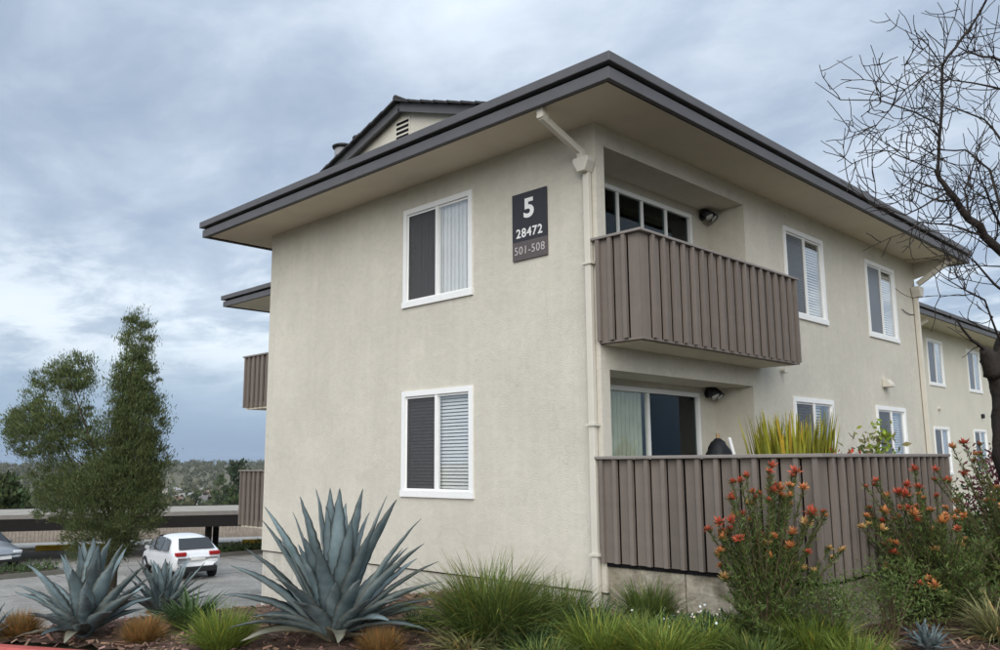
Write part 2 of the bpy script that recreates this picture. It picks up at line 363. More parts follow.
def add_window(parent, loc, rz, vertical=False, half=False):
    W = WIN[vertical]; o = link('window', W['frame'], parent, 0); o.location = loc; o.rotation_euler = (0, 0, rz)
    link('pane', W['p1'], o); link('pane', W['p2'], o); link('insect_screen', W['sc'], o)
    b = link('blind', W['bl'], o)
    if half: b.scale = (.93 if not half == 2 else .8, 1, 1); b.location.x = .045
    link('room_shade_panel', W['rm'], o); return o
def eaves(parent, r, z=4.04):
    """r = eave rectangle (x0,x1,y0,y1): soffit, fascia, painted shadow gap, gutter"""
    x0, x1, y0, y1 = r; g = lambda d: (x0+d, x1-d, y0+d, y1-d)
    MB().box(*g(.03), z+.02, z+.06).build('soffit', SOFFIT, parent)
    mb = MB().ring(g(.03), .035, z+.003, z+.018)
    mb.build('soffit_trim', FASCIA, parent); MB().ring(g(.085), .012, z+.012, z+.019).build('soffit_trim', DARKSLOT, parent)
    MB().ring(g(0), .029, z, z+.135).build('fascia', FASCIA, parent, bevel=.004)
    MB().ring(g(.05), .05, z+.07, z+.20).build('painted_shadow_gap', DARKSLOT, parent)  # black ring: the shade between fascia and gutter put in as colour
    MB().ring(g(-.045), .12, z+.175, z+.285).build('gutter', FASCIA, parent, bevel=.008)
def boards(parent, P, u0, u1, z0, z1, step=.215, first=.0, bw=.05, bd=.046, last=True, corner=True, thick=.024, gap=1):
    """board-and-batten panel: P(u, d) -> (x, y), d outward from the panel's face"""
    n = max(1, round((u1-u0)/step)); st = (u1-u0)/n; cache = {}
    (ax, ay), (bx, by), (cx_, cy_) = P(0, 0), P(1, 0), P(0, 1); du = Vector((bx-ax, by-ay, 0)); dn = Vector((cx_-ax, cy_-ay, 0))
    bm = MB()
    for s in ('board', 'batten'):
        m = MB(); w, d0, d1 = (st-bw-.003, -thick, 0) if s == 'board' else (bw, .003, bd); vv = []
        for zz in (z0, z1):
            for uu, dd in ((-w/2, d0), (w/2, d0), (w/2, d1), (-w/2, d1)): vv.append(tuple(du*uu+dn*dd+Vector((0, 0, zz))))
        m.v = vv; m.f = [(0,1,2,3),(7,6,5,4),(0,4,5,1),(1,5,6,2),(2,6,7,3),(3,7,4,0)]
        cache[s] = m.mesh(s, BROWN if s == 'board' else BATTEN)
    rnd = random.Random(int(u1*100))
    bk = MB(); q0, q1, q2, q3 = P(u0+.01, -thick-.018), P(u1-.01, -thick-.018), P(u1-.01, -thick-.026), P(u0+.01, -thick-.026)
    bk.v = [(*q, z) for z in (z0+.004, z1-.004) for q in (q0, q1, q2, q3)]; bk.f = [(0,1,2,3),(7,6,5,4),(0,4,5,1),(1,5,6,2),(2,6,7,3),(3,7,4,0)]; bk.build('shade_backing', DARKSLOT, parent)  # black sheet added behind the boards as the shade in their gaps
    for i in range(n):
        o = link('board', cache['board'], parent); x, y = P(u0+(i+.5)*st+.0165*gap, rnd.uniform(-.002, .001)); o.location = (x, y, 0)
    for i in range(n+1):
        if i == 0 and not corner: continue
        if i == n and not last: continue
        uu = u0+i*st + (bw/2 if i == 0 else (-bw/2 if i == n else rnd.uniform(-.004, .004)))
        o = link('batten', cache['batten'], parent, bevel=0); x, y = P(uu, 0); o.location = (x, y, 0)
def sliding_door(parent, loc, rz, w, h, splits, curtain):
    fr = MB(); fr.box(-.05, w+.05, -.02, .05, h-.01, h+.05); fr.box(-.05, .01, -.02, .05, 0, h-.011); fr.box(w-.01, w+.05, -.02, .05, 0, h-.011); fr.box(0.011, w-.011, -.02, .05, -.03, .02)
    for s in splits: fr.box(s-.022, s+.022, -.01, .045, .021, h-.011)
    o = fr.build('sliding_door', WHITE, parent); o.location = loc; o.rotation_euler = (0, 0, rz)
    e = [0.011]+list(splits)+[w-.011]
    for a, b in zip(e, e[1:]): MB().box(a+.022, b-.022, .015, .02, .03, h-.02).build('pane', DOORGLASS if not (curtain and a < .9) else DGLASS2, o)
    cu = MB()
    for a, b in curtain or ():
        n = int((b-a)/.09)
        for i in range(n):
            x = a+i*.09; cu.quad((x, .07, 0), (x+.05, .05, 0), (x+.05, .05, h), (x, .07, h)); cu.quad((x+.05, .05, 0), (x+.09, .07, 0), (x+.09, .07, h), (x+.05, .05, h))
    if curtain: cu.build('curtain', CURT, o)
    MB().box(-.1, w+.1, .5, .52, -.05, h+.05).build('room_shade_panel', ROOM, o)  # dark panel stands in for the shaded interior behind the door
    return o

# ---- the main block
X0, Y1 = -7.34, 10.83
main = empty('apartment_building')
tag(main, 'large beige stucco apartment block with brown balcony and the number sign on its end wall', 'building')
PE = lambda u, v, d: (u, d, v)            # end wall, faces -y
PR = lambda u, v, d: (-d, u, v)           # long wall, faces +x
ZS = -1.445                               # stucco stops here, painted foundation below
winE = [(-3.545, 2.30), (-3.545, -.405)]; winR = [(4.905, 2.315), (8.22, 2.315), (4.91, -.44), (8.24, -.44)]
hole = lambda x, z: (x, x+1.36, z, z+1.36)
wall_mesh(MB(), PE, X0, 0, ZS, 4.062, [hole(*w) for w in winE]).build('wall', STUCCO, main)
RU, RL = (.165, 3.6, 1.50, 3.80, .62), (.165, 3.6, -1.10, 1.06, .62)
wall_mesh(MB(), PR, 0, Y1, ZS, 4.062, [hole(*w) for w in winR]+[RU, RL]).build('wall', STUCCO, main)
mb = MB(); mb.quad((X0,Y1,ZS),(0,Y1,ZS),(0,Y1,4.062),(X0,Y1,4.062)); mb.build('wall', STUCCO, main)
mb = MB(); mb.quad((X0,0,ZS),(X0,Y1,ZS),(X0,Y1,4.062),(X0,0,4.062)); mb.build('wall', STUCCO, main)
MB().box(X0+.018, -.018, .018, Y1-.018, -4.4, ZS+.05).build('foundation', FOUND, main)
MB().ring((X0-.003, .003, -.003, Y1+.003), .05, ZS-.012, ZS-.001).build('screed_edge_shade', DARKSLOT, main)  # black line painted as the shade under the stucco edge
for q in (RU, RL):                        # back walls of the two recesses, with the opening for the sliding door
    top = 3.62 if q is RU else .92
    wall_mesh(MB(), lambda u, v, d: (-.62-d, u, v), q[0], q[1], q[2], q[3], [(.5, 3.07, q[2], top)], .06).build('recess_wall', STUCCO, main)
sliding_door(main, (-.62, .5, 1.50), math.pi/2, 2.57, 2.12, (.77, 1.34, 1.94), None)
sliding_door(main, (-.62, .5, -1.10), math.pi/2, 2.57, 2.02, (1.33,), ((.0, 1.33),))
for i, (x, z) in enumerate(winE): add_window(main, (x, 0, z), 0, vertical=(i == 0))
for i, (y, z) in enumerate(winR): add_window(main, (0, y, z), math.pi/2, half=(2 if i == 2 else i == 3))
E0 = (X0-.90, .89, -.89, 11.6)
eaves(main, E0)
# roof: low skirt, then the gable roof with its ridge along y
ZG = 4.20; XL, XR, XA, ZL, ZA = -7.08, -.16, -3.62, 4.27, 5.43
rf = MB(); ex0, ex1, ey0, ey1 = E0[0]+.02, E0[1]-.02, E0[2]+.02, E0[3]-.02
rf.quad((ex0,ey0,ZG),(ex1,ey0,ZG),(XR,.0,ZL),(XL,.0,ZL)); rf.quad((ex1,ey0,ZG),(ex1,ey1,ZG),(XR,ey1,ZL),(XR,.0,ZL)); rf.quad((ex0,ey1,ZG),(ex0,ey0,ZG),(XL,.0,ZL),(XL,ey1,ZL))
rf.quad((XR,-.16,ZL),(XR,ey1,ZL),(XA,ey1,ZA),(XA,-.16,ZA)); rf.quad((XL,ey1,ZL),(XL,-.16,ZL),(XA,-.16,ZA),(XA,ey1,ZA))
rf.quad((ex0,ey1,ZG),(ex1,ey1,ZG),(XR,ey1,ZL),(XL,ey1,ZL)); rf.tri((XL,ey1,ZL),(XR,ey1,ZL),(XA,ey1,ZA))
roof = rf.build('roof', ROOFT, main)
gw = MB(); gw.tri((XL,.0,ZL-.02),(XR,.0,ZL-.02),(XA,.0,ZA-.03)); gw.build('gable_wall', STUCCO, main)
for s in (-1, 1):
    foot = Vector((XL if s < 0 else XR, -.10, ZL-.085)); ap = Vector((XA, -.10, ZA-.085)); d = (ap-foot).normalized(); nrm = Vector((-d.z*s, 0, abs(d.x))).normalized()
    MB().bar(foot+d*.55, ap, .045, .14, up=nrm).build('rake_board', FASCIA, main)
    tl = MB(); n = 24
    for i in range(1, n):
        a = foot+d*((i-.4)*(ap-foot).length/n)+nrm*(.088+.008*(i % 2)); a.y = -.20; b = a+d*((ap-foot).length/n*1.05)+nrm*.012
        tl.bar(a+Vector((0, .09, 0)), b+Vector((0, .09, 0)), .19, .03, up=nrm)
    tl.build('rake_tiles', ROOFT, main)
MB().tube([(XA, -.2, ZA+.03), (XA, Y1, ZA+.03)], .05, 8).build('ridge_cap', ROOFT, main)
vt = MB().box(-3.83, -3.48, -.012, -.001, 4.86, 5.18).build('gable_vent', PIPE, main)
for i in range(4): MB().box(-3.80, -3.51, -.016, -.0125, 4.885+i*.075, 4.928+i*.075).build('vent_slot', DARKSLOT, vt)
def flue(x, y, z0, r, h):
    o = MB().tube([(x,y,z0),(x,y,z0+h)], r, 16).build('flue_pipe', mat('galvanised', (.22,.22,.23), .5, .5, .1, 6), main, True)
    MB().tube([(x,y,z0+h-.02),(x,y,z0+h+.02),(x,y,z0+h+.05)], [r*1.18, r*1.3, r*.9], 16).build('flue_cap', METALB, o, True)
flue(-5.93, .5, 4.3, .15, 1.18); flue(-5.53, .5, 4.5, .06, 1.04)
# downspout at the corner
def pipe(parent, pts, w=.1, t=.075, name='downspout'):
    mb = MB()
    for a, b in zip(pts, pts[1:]): mb.bar(a, b, w, t, up=(0, 1, .01) if abs(a[2]-b[2]) > .5*Vector((a[0]-b[0], a[1]-b[1], 0)).length else (0, 0, 1))
    return mb.build(name, PIPE, parent, bevel=.008)
ds = pipe(main, [(-.10, -.05, 3.45), (-.105, -.05, -1.60)], .085, .065)
pipe(main, [(-.17, -.80, 3.985), (-.17, -.70, 3.93)], .1, .08, 'downspout_elbow'); 
MB().bar((-.17, -.78, 3.955), (-.13, -.12, 3.68), .075, .085).build('downspout_elbow', PIPE, main, bevel=.01)
MB().box(-.215, -.125, -.815, -.735, 3.93, 4.055).build('downspout_elbow', PIPE, main, bevel=.008)
hd = MB(); hd.prism([(-.225,3.61),(.005,3.61),(.005,3.55),(-.05,3.43),(-.16,3.43),(-.225,3.55)], lambda p: (p[0], -.165, p[1]), lambda p: (p[0], -.012, p[1])); hd.build('leader_head', PIPE, main, bevel=.012)
MB().bar((-.12, -.14, 3.70), (-.12, -.10, 3.60), .09, .09, up=(1, 0, 0)).build('downspout_elbow', PIPE, main, bevel=.01)
for z in (2.3, .4, -1.05): MB().box(-.175, -.03, -.1, -.002, z, z+.03).build('pipe_strap', PIPE, main)
# downspout at the far end of the long wall
pipe(main, [(.06, 10.66, 3.3), (.06, 10.72, -1.7)], .09, .07)
hd = MB(); hd.prism([(10.53,3.52),(10.79,3.52),(10.79,3.44),(10.72,3.30),(10.60,3.30),(10.53,3.44)], lambda p: (.19, p[0], p[1]), lambda p: (.012, p[0], p[1])); hd.build('leader_head', PIPE, main, bevel=.012)
MB().bar((.74, 10.7, 3.97), (.12, 10.66, 3.58), .09, .10).build('downspout_elbow', PIPE, main, bevel=.01)
# eave beam end
MB().prism([(.0,4.055),(.78,4.055),(.78,3.95),(.35,3.80),(.0,3.72)], lambda p: (p[0], 10.80, p[1]), lambda p: (p[0], 10.825, p[1])).build('eave_bracket', STUCCO, main)
# exhaust hood, hose bib stub, loose cable
hb = MB(); hb.prism([(0,1.50),(.10,1.47),(.16,1.38),(.16,1.33),(0,1.33)], lambda p: (p[0]+.002, 8.58, p[1]), lambda p: (p[0]+.002, 8.80, p[1])); hb.build('exhaust_hood', PIPE, main, bevel=.01)
MB().tube([(.0, 4.51, 1.35), (.07, 4.51, 1.35), (.075, 4.51, 1.31)], .035, 10).build('pipe_stub', PIPE, main)
MB().tube([(.012, 9.95, 2.98), (.02, 10.1, 2.94), (.02, 10.35, 2.92), (.012, 10.62, 2.95)], .008, 5).build('cable', METALB, main)

# balcony: slab with soffit, board-and-batten guard on three sides
BX, BY0, BY1, BZ0, BZ1 = .60, -.015, 3.85, 1.37, 2.575
bal = MB().box(.003, BX-.065, BY0+.065, BY1-.065, 1.335, 1.50).build('balcony', SOFFIT, main)
boards(bal, lambda u, d: (u, BY0-d), .003, BX, BZ0, BZ1, .2, last=False)
boards(bal, lambda u, d: (BX+d, u), BY0+.005, BY1-.005, BZ0, BZ1, .21, corner=False, gap=-1)
boards(bal, lambda u, d: (u, BY1+d), .003, BX, BZ0, BZ1, .2, last=False)
cp = MB(); cp.box(-.10, BX+.055, BY0-.055, BY0+.05, BZ1+.001, BZ1+.033); cp.box(BX-.05, BX+.0551, BY0+.0501, BY1-.0501, BZ1+.0012, BZ1+.0332); cp.box(.003, BX+.055, BY1-.05, BY1+.055, BZ1+.001, BZ1+.033)
cp.build('cap_rail', CAPW, bal, bevel=.005)
MB().ring((.004, BX+.008, BY0-.008, BY1+.008), .09, BZ0-.025, BZ0-.002).build('bottom_trim', BATTEN, bal)

# ---- wall lamps in the recesses (unlit)
def wall_lamp(y, z, label):
    t = empty('wall_lamp', (-.62, y, z)); tag(t, label, 'wall lamp', 'wall lamps in the recesses')
    MB().tube([(.002,0,0),(.03,0,0)], .06, 14).build('mounting_plate', METALB, t, True)
    for s in (-1, 1):
        MB().tube([(.03,s*.02,.02),(.09,s*.05,.03)], .018, 8).build('arm', METALB, t, True)
        h = MB().tube([(.06,s*.05,.08),(.11,s*.06,.04),(.19,s*.075,-.05)], [.045,.055,.07], 14).build('lamp_head', METALB, t, True)
        MB().tube([(.186,s*.074,-.046),(.192,s*.0755,-.052)], .06, 14).build('lens', mat('lamp_lens', (.5,.5,.48), .2, .6), h, True)
wall_lamp(3.42, 3.70, 'black twin spotlight under the ceiling of the upper balcony recess')
wall_lamp(3.34, .97, 'black twin spotlight under the ceiling of the ground floor recess')

# ---- number sign
def text_mesh(s, size, bold):
    cu = bpy.data.curves.new('lettering', 'FONT'); cu.body = s; cu.size = size; cu.align_x = 'CENTER'; cu.align_y = 'CENTER'; cu.extrude = .002; cu.offset = bold; cu.resolution_u = 6; cu.space_character = 1.12 if len(s) > 1 else 1
    o = bpy.data.objects.new('tmp', cu); col.objects.link(o); dg = bpy.context.evaluated_depsgraph_get(); me = bpy.data.meshes.new_from_object(o.evaluated_get(dg)); bpy.data.objects.remove(o); return me
sg = empty('building_sign', (-1.065, -.003, 2.55))
tag(sg, 'dark rectangular sign reading 5, 28472 and 501-508 beside the upper window', 'sign')
MB().box(-.295, .295, -.025, 0, .245, .885).build('sign_panel', mat('sign_charcoal', (.030,.029,.036), .5, .4, .05), sg, bevel=.002)
MB().box(-.295, .295, -.025, 0, 0, .2445).build('sign_panel', mat('sign_taupe', (.105,.088,.088), .5, .4, .05), sg, bevel=.002)
TXW = mat('sign_white', (.80,.80,.78), .5, .3, .02); TXG = mat('sign_grey', (.50,.46,.45), .5, .3, .02)
for s, size, bold, z, m, sx in (('5', .345, .011, .655, TXW, 1.12), ('28472', .165, .0028, .345, TXW, 1.0), ('501-508', .150, .0, .120, TXG, .95)):
    me = text_mesh(s, size, bold); me.materials.clear(); me.materials.append(m); o = link('lettering', me, sg)
    o.rotation_euler = (math.pi/2, 0, 0); o.location = (0, -.0272, z); o.scale = (sx, 1, 1)

# ---- rear block, set back and further along
rear = empty('apartment_building', (0, 0, 0)); tag(rear, 'beige apartment block set back beyond the main block, behind the bare tree', 'building')
RX0, RX1, RY0, RY1 = -10.2, -2.85, 10.95, 34
PB = lambda u, v, d: (RX1-d, u, v)
wr = [(20.33, 2.315), (24.35, 2.315), (20.33, -.44), (24.35, -.44)]
wall_mesh(MB(), PB, RY0, RY1, ZS-.4, 4.062, [hole(*w) for w in wr]).build('wall', STUCCO2, rear)
mb = MB(); mb.quad((RX0,RY0,-4.4),(RX1,RY0,-4.4),(RX1,RY0,4.062),(RX0,RY0,4.062)); mb.quad((RX0,RY1,-4.4),(RX1,RY1,-4.4),(RX1,RY1,4.062),(RX0,RY1,4.062)); mb.quad((RX0,RY0,-4.4),(RX0,RY1,-4.4),(RX0,RY1,4.062),(RX0,RY0,4.062)); mb.build('wall', STUCCO2, rear)
for w in wr: add_window(rear, (RX1, w[0], w[1]), math.pi/2)
eaves(rear, (RX0-.9, RX1+.89, RY0+.7, RY1+.9))
rf = MB(); a, b, c, d = RX0-.88, RX1+.87, RY0+.72, RY1+.88; m_ = (a+b)/2
rf.quad((a,c,4.3),(a,d,4.3),(m_,d,5.5),(m_,c,5.5)); rf.quad((b,d,4.3),(b,c,4.3),(m_,c,5.5),(m_,d,5.5)); rf.tri((a,c,4.3),(b,c,4.3),(m_,c,5.5)); rf.tri((b,d,4.3),(a,d,4.3),(m_,d,5.5)); rf.build('roof', ROOFT, rear)
MB().bar((RX1+.72, 18.3, 3.98), (RX1+.06, 18.2, 3.6), .09, .10).build('downspout_elbow', PIPE, rear, bevel=.01)
pipe(rear, [(RX1+.05, 18.2, 3.6), (RX1+.05, 18.2, -1.7)], .09, .07)
MB().tube([(RX1, 20.9, 1.55), (RX1+.08, 20.9, 1.55)], .06, 10).build('pipe_stub', PIPE, rear); MB().tube([(RX1, 25.4, 1.45), (RX1+.09, 25.4, 1.45)], .08, 10).build('pipe_stub', METALB, rear)
# ---- wing on the left behind the main block
wing = empty('apartment_building', (0, 0, 0)); tag(wing, 'part of an apartment wing with brown balconies showing past the left wall edge', 'building')
WX0, WY0, WY1 = -13.1, 3.62, 10.6
mb = MB(); mb.quad((WX0,WY0,-4.4),(X0-.06,WY0,-4.4),(X0-.06,WY0,4.062),(WX0,WY0,4.062)); mb.quad((WX0,WY0,-4.4),(WX0,WY1,-4.4),(WX0,WY1,4.062),(WX0,WY0,4.062)); mb.quad((WX0,WY1,-4.4),(X0-.06,WY1,-4.4),(X0-.06,WY1,4.062),(WX0,WY1,4.062)); mb.build('wall', STUCCO2, wing)
eaves(wing, (-14.34, E0[0]-.10, 2.74, 11.3))
rf = MB(); rf.quad((-14.32,2.76,4.3),(-8.36,2.76,4.3),(-8.36,7,5.3),(-14.32+3,7,5.3)); rf.quad((-8.36,11.28,4.3),(-14.32,11.28,4.3),(-11.32,7,5.3),(-8.36,7,5.3)); rf.tri((-14.32,11.28,4.3),(-14.32,2.76,4.3),(-11.32,7,5.3)); rf.build('roof', ROOFT, wing)
for z0, z1 in ((1.35, 2.58), (-1.43, -.17)):
    b = MB().box(-12.95, -9.2, 2.74, WY0, z0-.04, z0+.12).build('balcony', SOFFIT, wing)
    boards(b, lambda u, d: (u, 2.72-d), -13.0, -9.2, z0, z1, .21); boards(b, lambda u, d: (-13.0-d, u), 2.725, WY0, z0, z1, .21, corner=False)
    cp = MB(); cp.box(-13.06, -9.2, 2.66, 2.77, z1+.001, z1+.035); cp.box(-13.06, -12.95, 2.771, WY0, z1+.0012, z1+.034); cp.build('cap_rail', CAPW, b)
MB().box(-12.9, -12.5, 3.45, 3.615, 3.86, 3.98).build('bracket', PIPE, wing)

# ------------------------------------------------------------------ patio wall and fence
FX, FY = 2.52, 3.55
pw = empty('patio_wall', (0, 0, 0)); tag(pw, 'weathered concrete retaining wall under the brown patio fence', 'wall')
def wall_slab(x0, x1, y0, y1): return MB().box(x0, x1, y0, y1, -2.3, -1.155).build('concrete_panel', CONC, pw, bevel=.012)
wall_slab(.005, .985, .03, .22); wall_slab(.993, FX-.03, .034, .22); wall_slab(FX-.22, FX-.03, .222, FY)
MB().box(.98, .998, .05, .2, -2.2, -1.16).build('joint', DARKSLOT, pw)
MB().box(.0, FX-.25, .23, FY, -1.25, -1.12).build('patio_floor', KERBC, pw)
pf = empty('patio_fence', (FX/2, 0, -1.13)); tag(pf, 'brown board and batten fence enclosing the ground floor patio', 'fence')
n_before = set(col.objects)
boards(pf, lambda u, d: (u, -.012-d), -.03, FX, -1.115, .02, .215)
boards(pf, lambda u, d: (FX+d, u), -.008, FY, -1.115, .02, .215, corner=False, gap=-1)
cp = MB(); cp.box(-.07, FX+.06, -.085, .05, .021, .055); cp.box(FX-.06, FX+.0601, .0502, FY+.03, .0212, .0552); cp.build('cap_rail', CAPW, pf, bevel=.006)
MB().box(-.0, FX-.10, .045, .085, -1.0, -.9).build('rail', BATTEN, pf); MB().box(-.0, FX-.10, .045, .085, -.25, -.15).build('rail', BATTEN, pf)
MB().box(-.005, FX-.06, .012, .045, -1.16, -1.118).build('bottom_gap_shade', DARKSLOT, pf); MB().box(FX-.06, FX-.025, .05, FY, -1.16, -1.118).build('bottom_gap_shade', DARKSLOT, pf)  # black strips painted as the shade between fence and concrete
for o in set(col.objects)-n_before: o.location = Vector(o.location)+Vector((-FX/2, 0, 1.13))

# ------------------------------------------------------------------ plants
STEM = mat('woody_stem', (.10, .075, .045), .9, .2, .2, 8)
def gpt(px, py):
    """where a line of sight meets the planting bed"""
    d = at(px, py, 1)-CAM; t = 8.0
    for _ in range(40):
        p = CAM+d*t; z = float(zbed(p.x, p.y)); t = .5*t+.5*(z-CAM.z)/d.z
    p = CAM+d*t; p.z = float(zbed(p.x, p.y)); return p
def depth_of(p): return (p-CAM).dot(FWD)
AGAVE = mat('agave_leaf', (.125, .182, .195), .55, .35, .16, 5.5, .2, 30, attr=True, objvar=.18, tint=(.205, .262, .272))
def leaf_mesh(B, T, W, ctrl, rows=25, chan=.30, thick=.16, az=None, twist=0.):
    """one thick channelled agave leaf from B to T, bending through ctrl"""
    B = np.array(B); T = np.array(T); Cc = np.array(ctrl); t = np.linspace(0, 1, rows)[:, None]
    P = (1-t)**2*B+2*t*(1-t)*Cc+t*t*T; D = np.gradient(P, axis=0); D /= np.linalg.norm(D, axis=1, keepdims=True)
    S = np.array((-math.sin(az), math.cos(az), 0.)); S = S[None]-D*(D@S)[:, None]; S /= np.linalg.norm(S, axis=1, keepdims=True)
    Nn = np.cross(D, S)
    if Nn[rows//2] @ np.array((-math.cos(az), -math.sin(az), .6)) < 0: Nn = -Nn
    if twist:
        c, s_ = math.cos(twist), math.sin(twist); S, Nn = S*c+Nn*s_, Nn*c-S*s_
    tt = t[:, 0]; w = 1.06*W*(.62+.38*np.clip(tt/.42, 0, 1)**.8)*np.clip(1-tt**2.9, 0, 1)*.5+.002
    w = w*(1+.055*np.where(np.arange(rows) % 2, 1, -1)); ss = np.array((-1, -.55, 0, .55, 1)); V = []
    for i in range(rows):
        for s in ss: V.append(P[i]+S[i]*w[i]*s+Nn[i]*chan*w[i]*(s*s))
        for s in ss[::-1][1:-1]: V.append(P[i]+S[i]*w[i]*s+Nn[i]*(chan*w[i]*s*s-(thick*w[i]*2*(1-s*s*.6)*(1-.55*tt[i])+.002)))
    V = np.array(V); k = 8; F = [(i*k+j, i*k+(j+1) % k, (i+1)*k+(j+1) % k, (i+1)*k+j) for i in range(rows-1) for j in range(k)]
    gq = np.random.default_rng(int(abs(T[0]*977+T[1]*331+T[2]*71))); tone = gq.uniform(.72, 1.22)*(1-.25*(T[2] < .25)); V += Nn.repeat(k, 0)*(np.cumsum(gq.normal(0, .0022, (rows, 1)), 0).repeat(k, 0))+S.repeat(k, 0)*(np.cumsum(gq.normal(0, .0035, rows))[:, None]).repeat(k, 0)
    C = tone*np.repeat(np.where(tt > .96, .25, .94+.14*np.sin(tt*gq.uniform(7, 14)+W*40)+gq.normal(0, .05, rows)), k)[:len(V)]
    edge = np.tile(np.array((.55, 1, 1.06, 1, .55, .95, 1.0, .95)), rows); C = C*edge; C = np.stack([C*(1+.25*(edge < .6)), C, C*(1-.18*(edge < .6))], 1)
    if T[2] < .30 and W > .12 and gq.random() < .22: C = C*np.array((1.15, .85, .6))*np.linspace(.8, 1.1, rows).repeat(k)[:, None]
    return np_mesh('leaf', V, F, AGAVE, C, smooth=True)
def agave(base, tips, label, widths, seed=0, group='agaves in the planting bed', extra=0, L=1.2, elev=(10, 78)):
    rnd = random.Random(seed); o = empty('agave', base); tag(o, label, 'agave', group); B0 = Vector(base); n = 0
    todo = [(Vector(T), W, w2) for T, W, w2 in tips]
    for i in range(extra):
        a = i*2.39996+rnd.uniform(-.25, .25); q = (i+.5)/extra; e = R(elev[1]+(elev[0]-elev[1])*q**.85+rnd.uniform(-6, 6)); l = L*rnd.uniform(.82, 1.05)*(1-.25*abs(q-.45))
        todo.append((B0+Vector((math.cos(a)*math.cos(e), math.sin(a)*math.cos(e), math.sin(e)))*l, widths*rnd.uniform(.85, 1.1), rnd.uniform(-.06, .1)))
    for T, W, sag in todo:
        d = T-B0; az = math.atan2(d.y, d.x); l = d.length; rad = Vector((math.cos(az), math.sin(az), 0)); el = math.asin(max(-1, min(1, d.z/l)))
        b = rad*(.05*math.cos(el)*l)+Vector((0, 0, .01+.04*rnd.random()))
        ctrl = d*.5+Vector((0, 0, 1))*l*(.10*math.cos(el)+sag)-rad*l*.02
        link('leaf', leaf_mesh(b, d, W, ctrl, az=az, twist=rnd.uniform(-.22, .22)), o)
    link('core', MB().tube([(0,0,-.1),(0,0,.03),(0,0,.22*L)], [.045*L, .045*L, .02*L], 10).mesh('core', STEM), o)
    return o
def tips_px(origin, sc, pts, base, rnd):
    dep = depth_of(base); out = []
    for p in pts:
        x, y, dd = p[:3]; W = p[3] if len(p) > 3 else .20; sag = p[4] if len(p) > 4 else .02
        out.append((at(origin[0]+x/sc, origin[1]+y/sc, dep+dd), W*rnd.uniform(.93, 1.07), sag))
    return out
rA = random.Random(4)
bA = gpt(334, 641)
agave(bA, tips_px((210, 470), 3.61, [(200,130,.35,.21),(190,178,.1,.19),(330,95,.4,.21),(305,148,.15,.2),(385,68,.3,.2),(437,65,.1,.2),(470,65,-.1,.2),(555,70,.1,.21),(572,150,.45,.17),(635,90,.2,.21),(685,108,-.1,.21),(760,175,.1,.2),(768,262,-.2,.2),(825,328,.2,.19,.05),(750,322,.6,.2),(840,405,-.25,.19,.06),(75,340,-.1,.21,.05),(125,280,.35,.2,.03),(45,455,-.3,.2,.08),(60,575,-.45,.19,.12),(110,618,-.6,.19,.12),(395,275,-.45,.2),(552,390,-.6,.19),(790,478,-.05,.17,.07),(808,500,.3,.17,.07),(785,592,-.4,.17,.10),(700,460,-.5,.17,.06),(295,480,-.6,.2,.08),(500,120,.5,.2),(420,130,-.05,.19),(590,200,-.25,.2),(250,250,.5,.2),(340,240,-.3,.2),(715,280,.4,.19),(520,180,-.2,.19),(180,520,.2,.19,.1),(650,545,-.7,.17,.1)], bA, rA), 'largest blue-green agave with tall upright leaves in front of the end wall', .18, 1, extra=22, L=1.12, elev=(6, 70))
bB = gpt(84, 637)
agave(bB, tips_px((0, 500), 4.333, [(400,160,.1,.20),(370,175,.3,.19),(480,162,.1,.2),(432,190,-.1,.2),(540,188,.15,.19),(552,205,.4,.19),(120,270,.1,.19,.04),(68,395,-.1,.18,.05),(258,235,.3,.19),(285,230,0,.19),(330,228,.4,.19),(345,190,.2,.19),(640,270,-.1,.22,.03),(660,330,.2,.2,.04),(600,395,-.3,.18,.04),(560,420,-.2,.18,.06),(160,450,-.3,.17,.06),(190,510,-.45,.17,.08),(170,590,-.4,.16,.1),(370,365,-.45,.18),(270,620,-.6,.16,.1),(480,480,-.5,.17,.05),(230,350,.3,.18),(620,470,.3,.17,.06),(410,260,-.3,.19),(310,300,-.35,.19),(500,270,-.25,.19)], bB, rA), 'blue-green agave with a fan of pale leaves at the left by the kerb', .16, 2, extra=16, L=.85, elev=(6, 62))
bC = Vector((-4.0, -3.22, float(zbed(-4.0, -3.22))))
agave(bC, [], 'smaller blue-green agave in front of the parked white car', .11, 5, extra=38, L=.74, elev=(20, 86))
agave(gpt(928, 653), [], 'tiny blue-grey agave low in the mulch at the right', .05, 6, extra=34, L=.30, elev=(15, 85))
agave(Vector((-3.9, -5.07, -1.73)), [], 'small dark green agave at the left edge beside a dry tuft', .07, 7, extra=16, L=.42, elev=(20, 80))

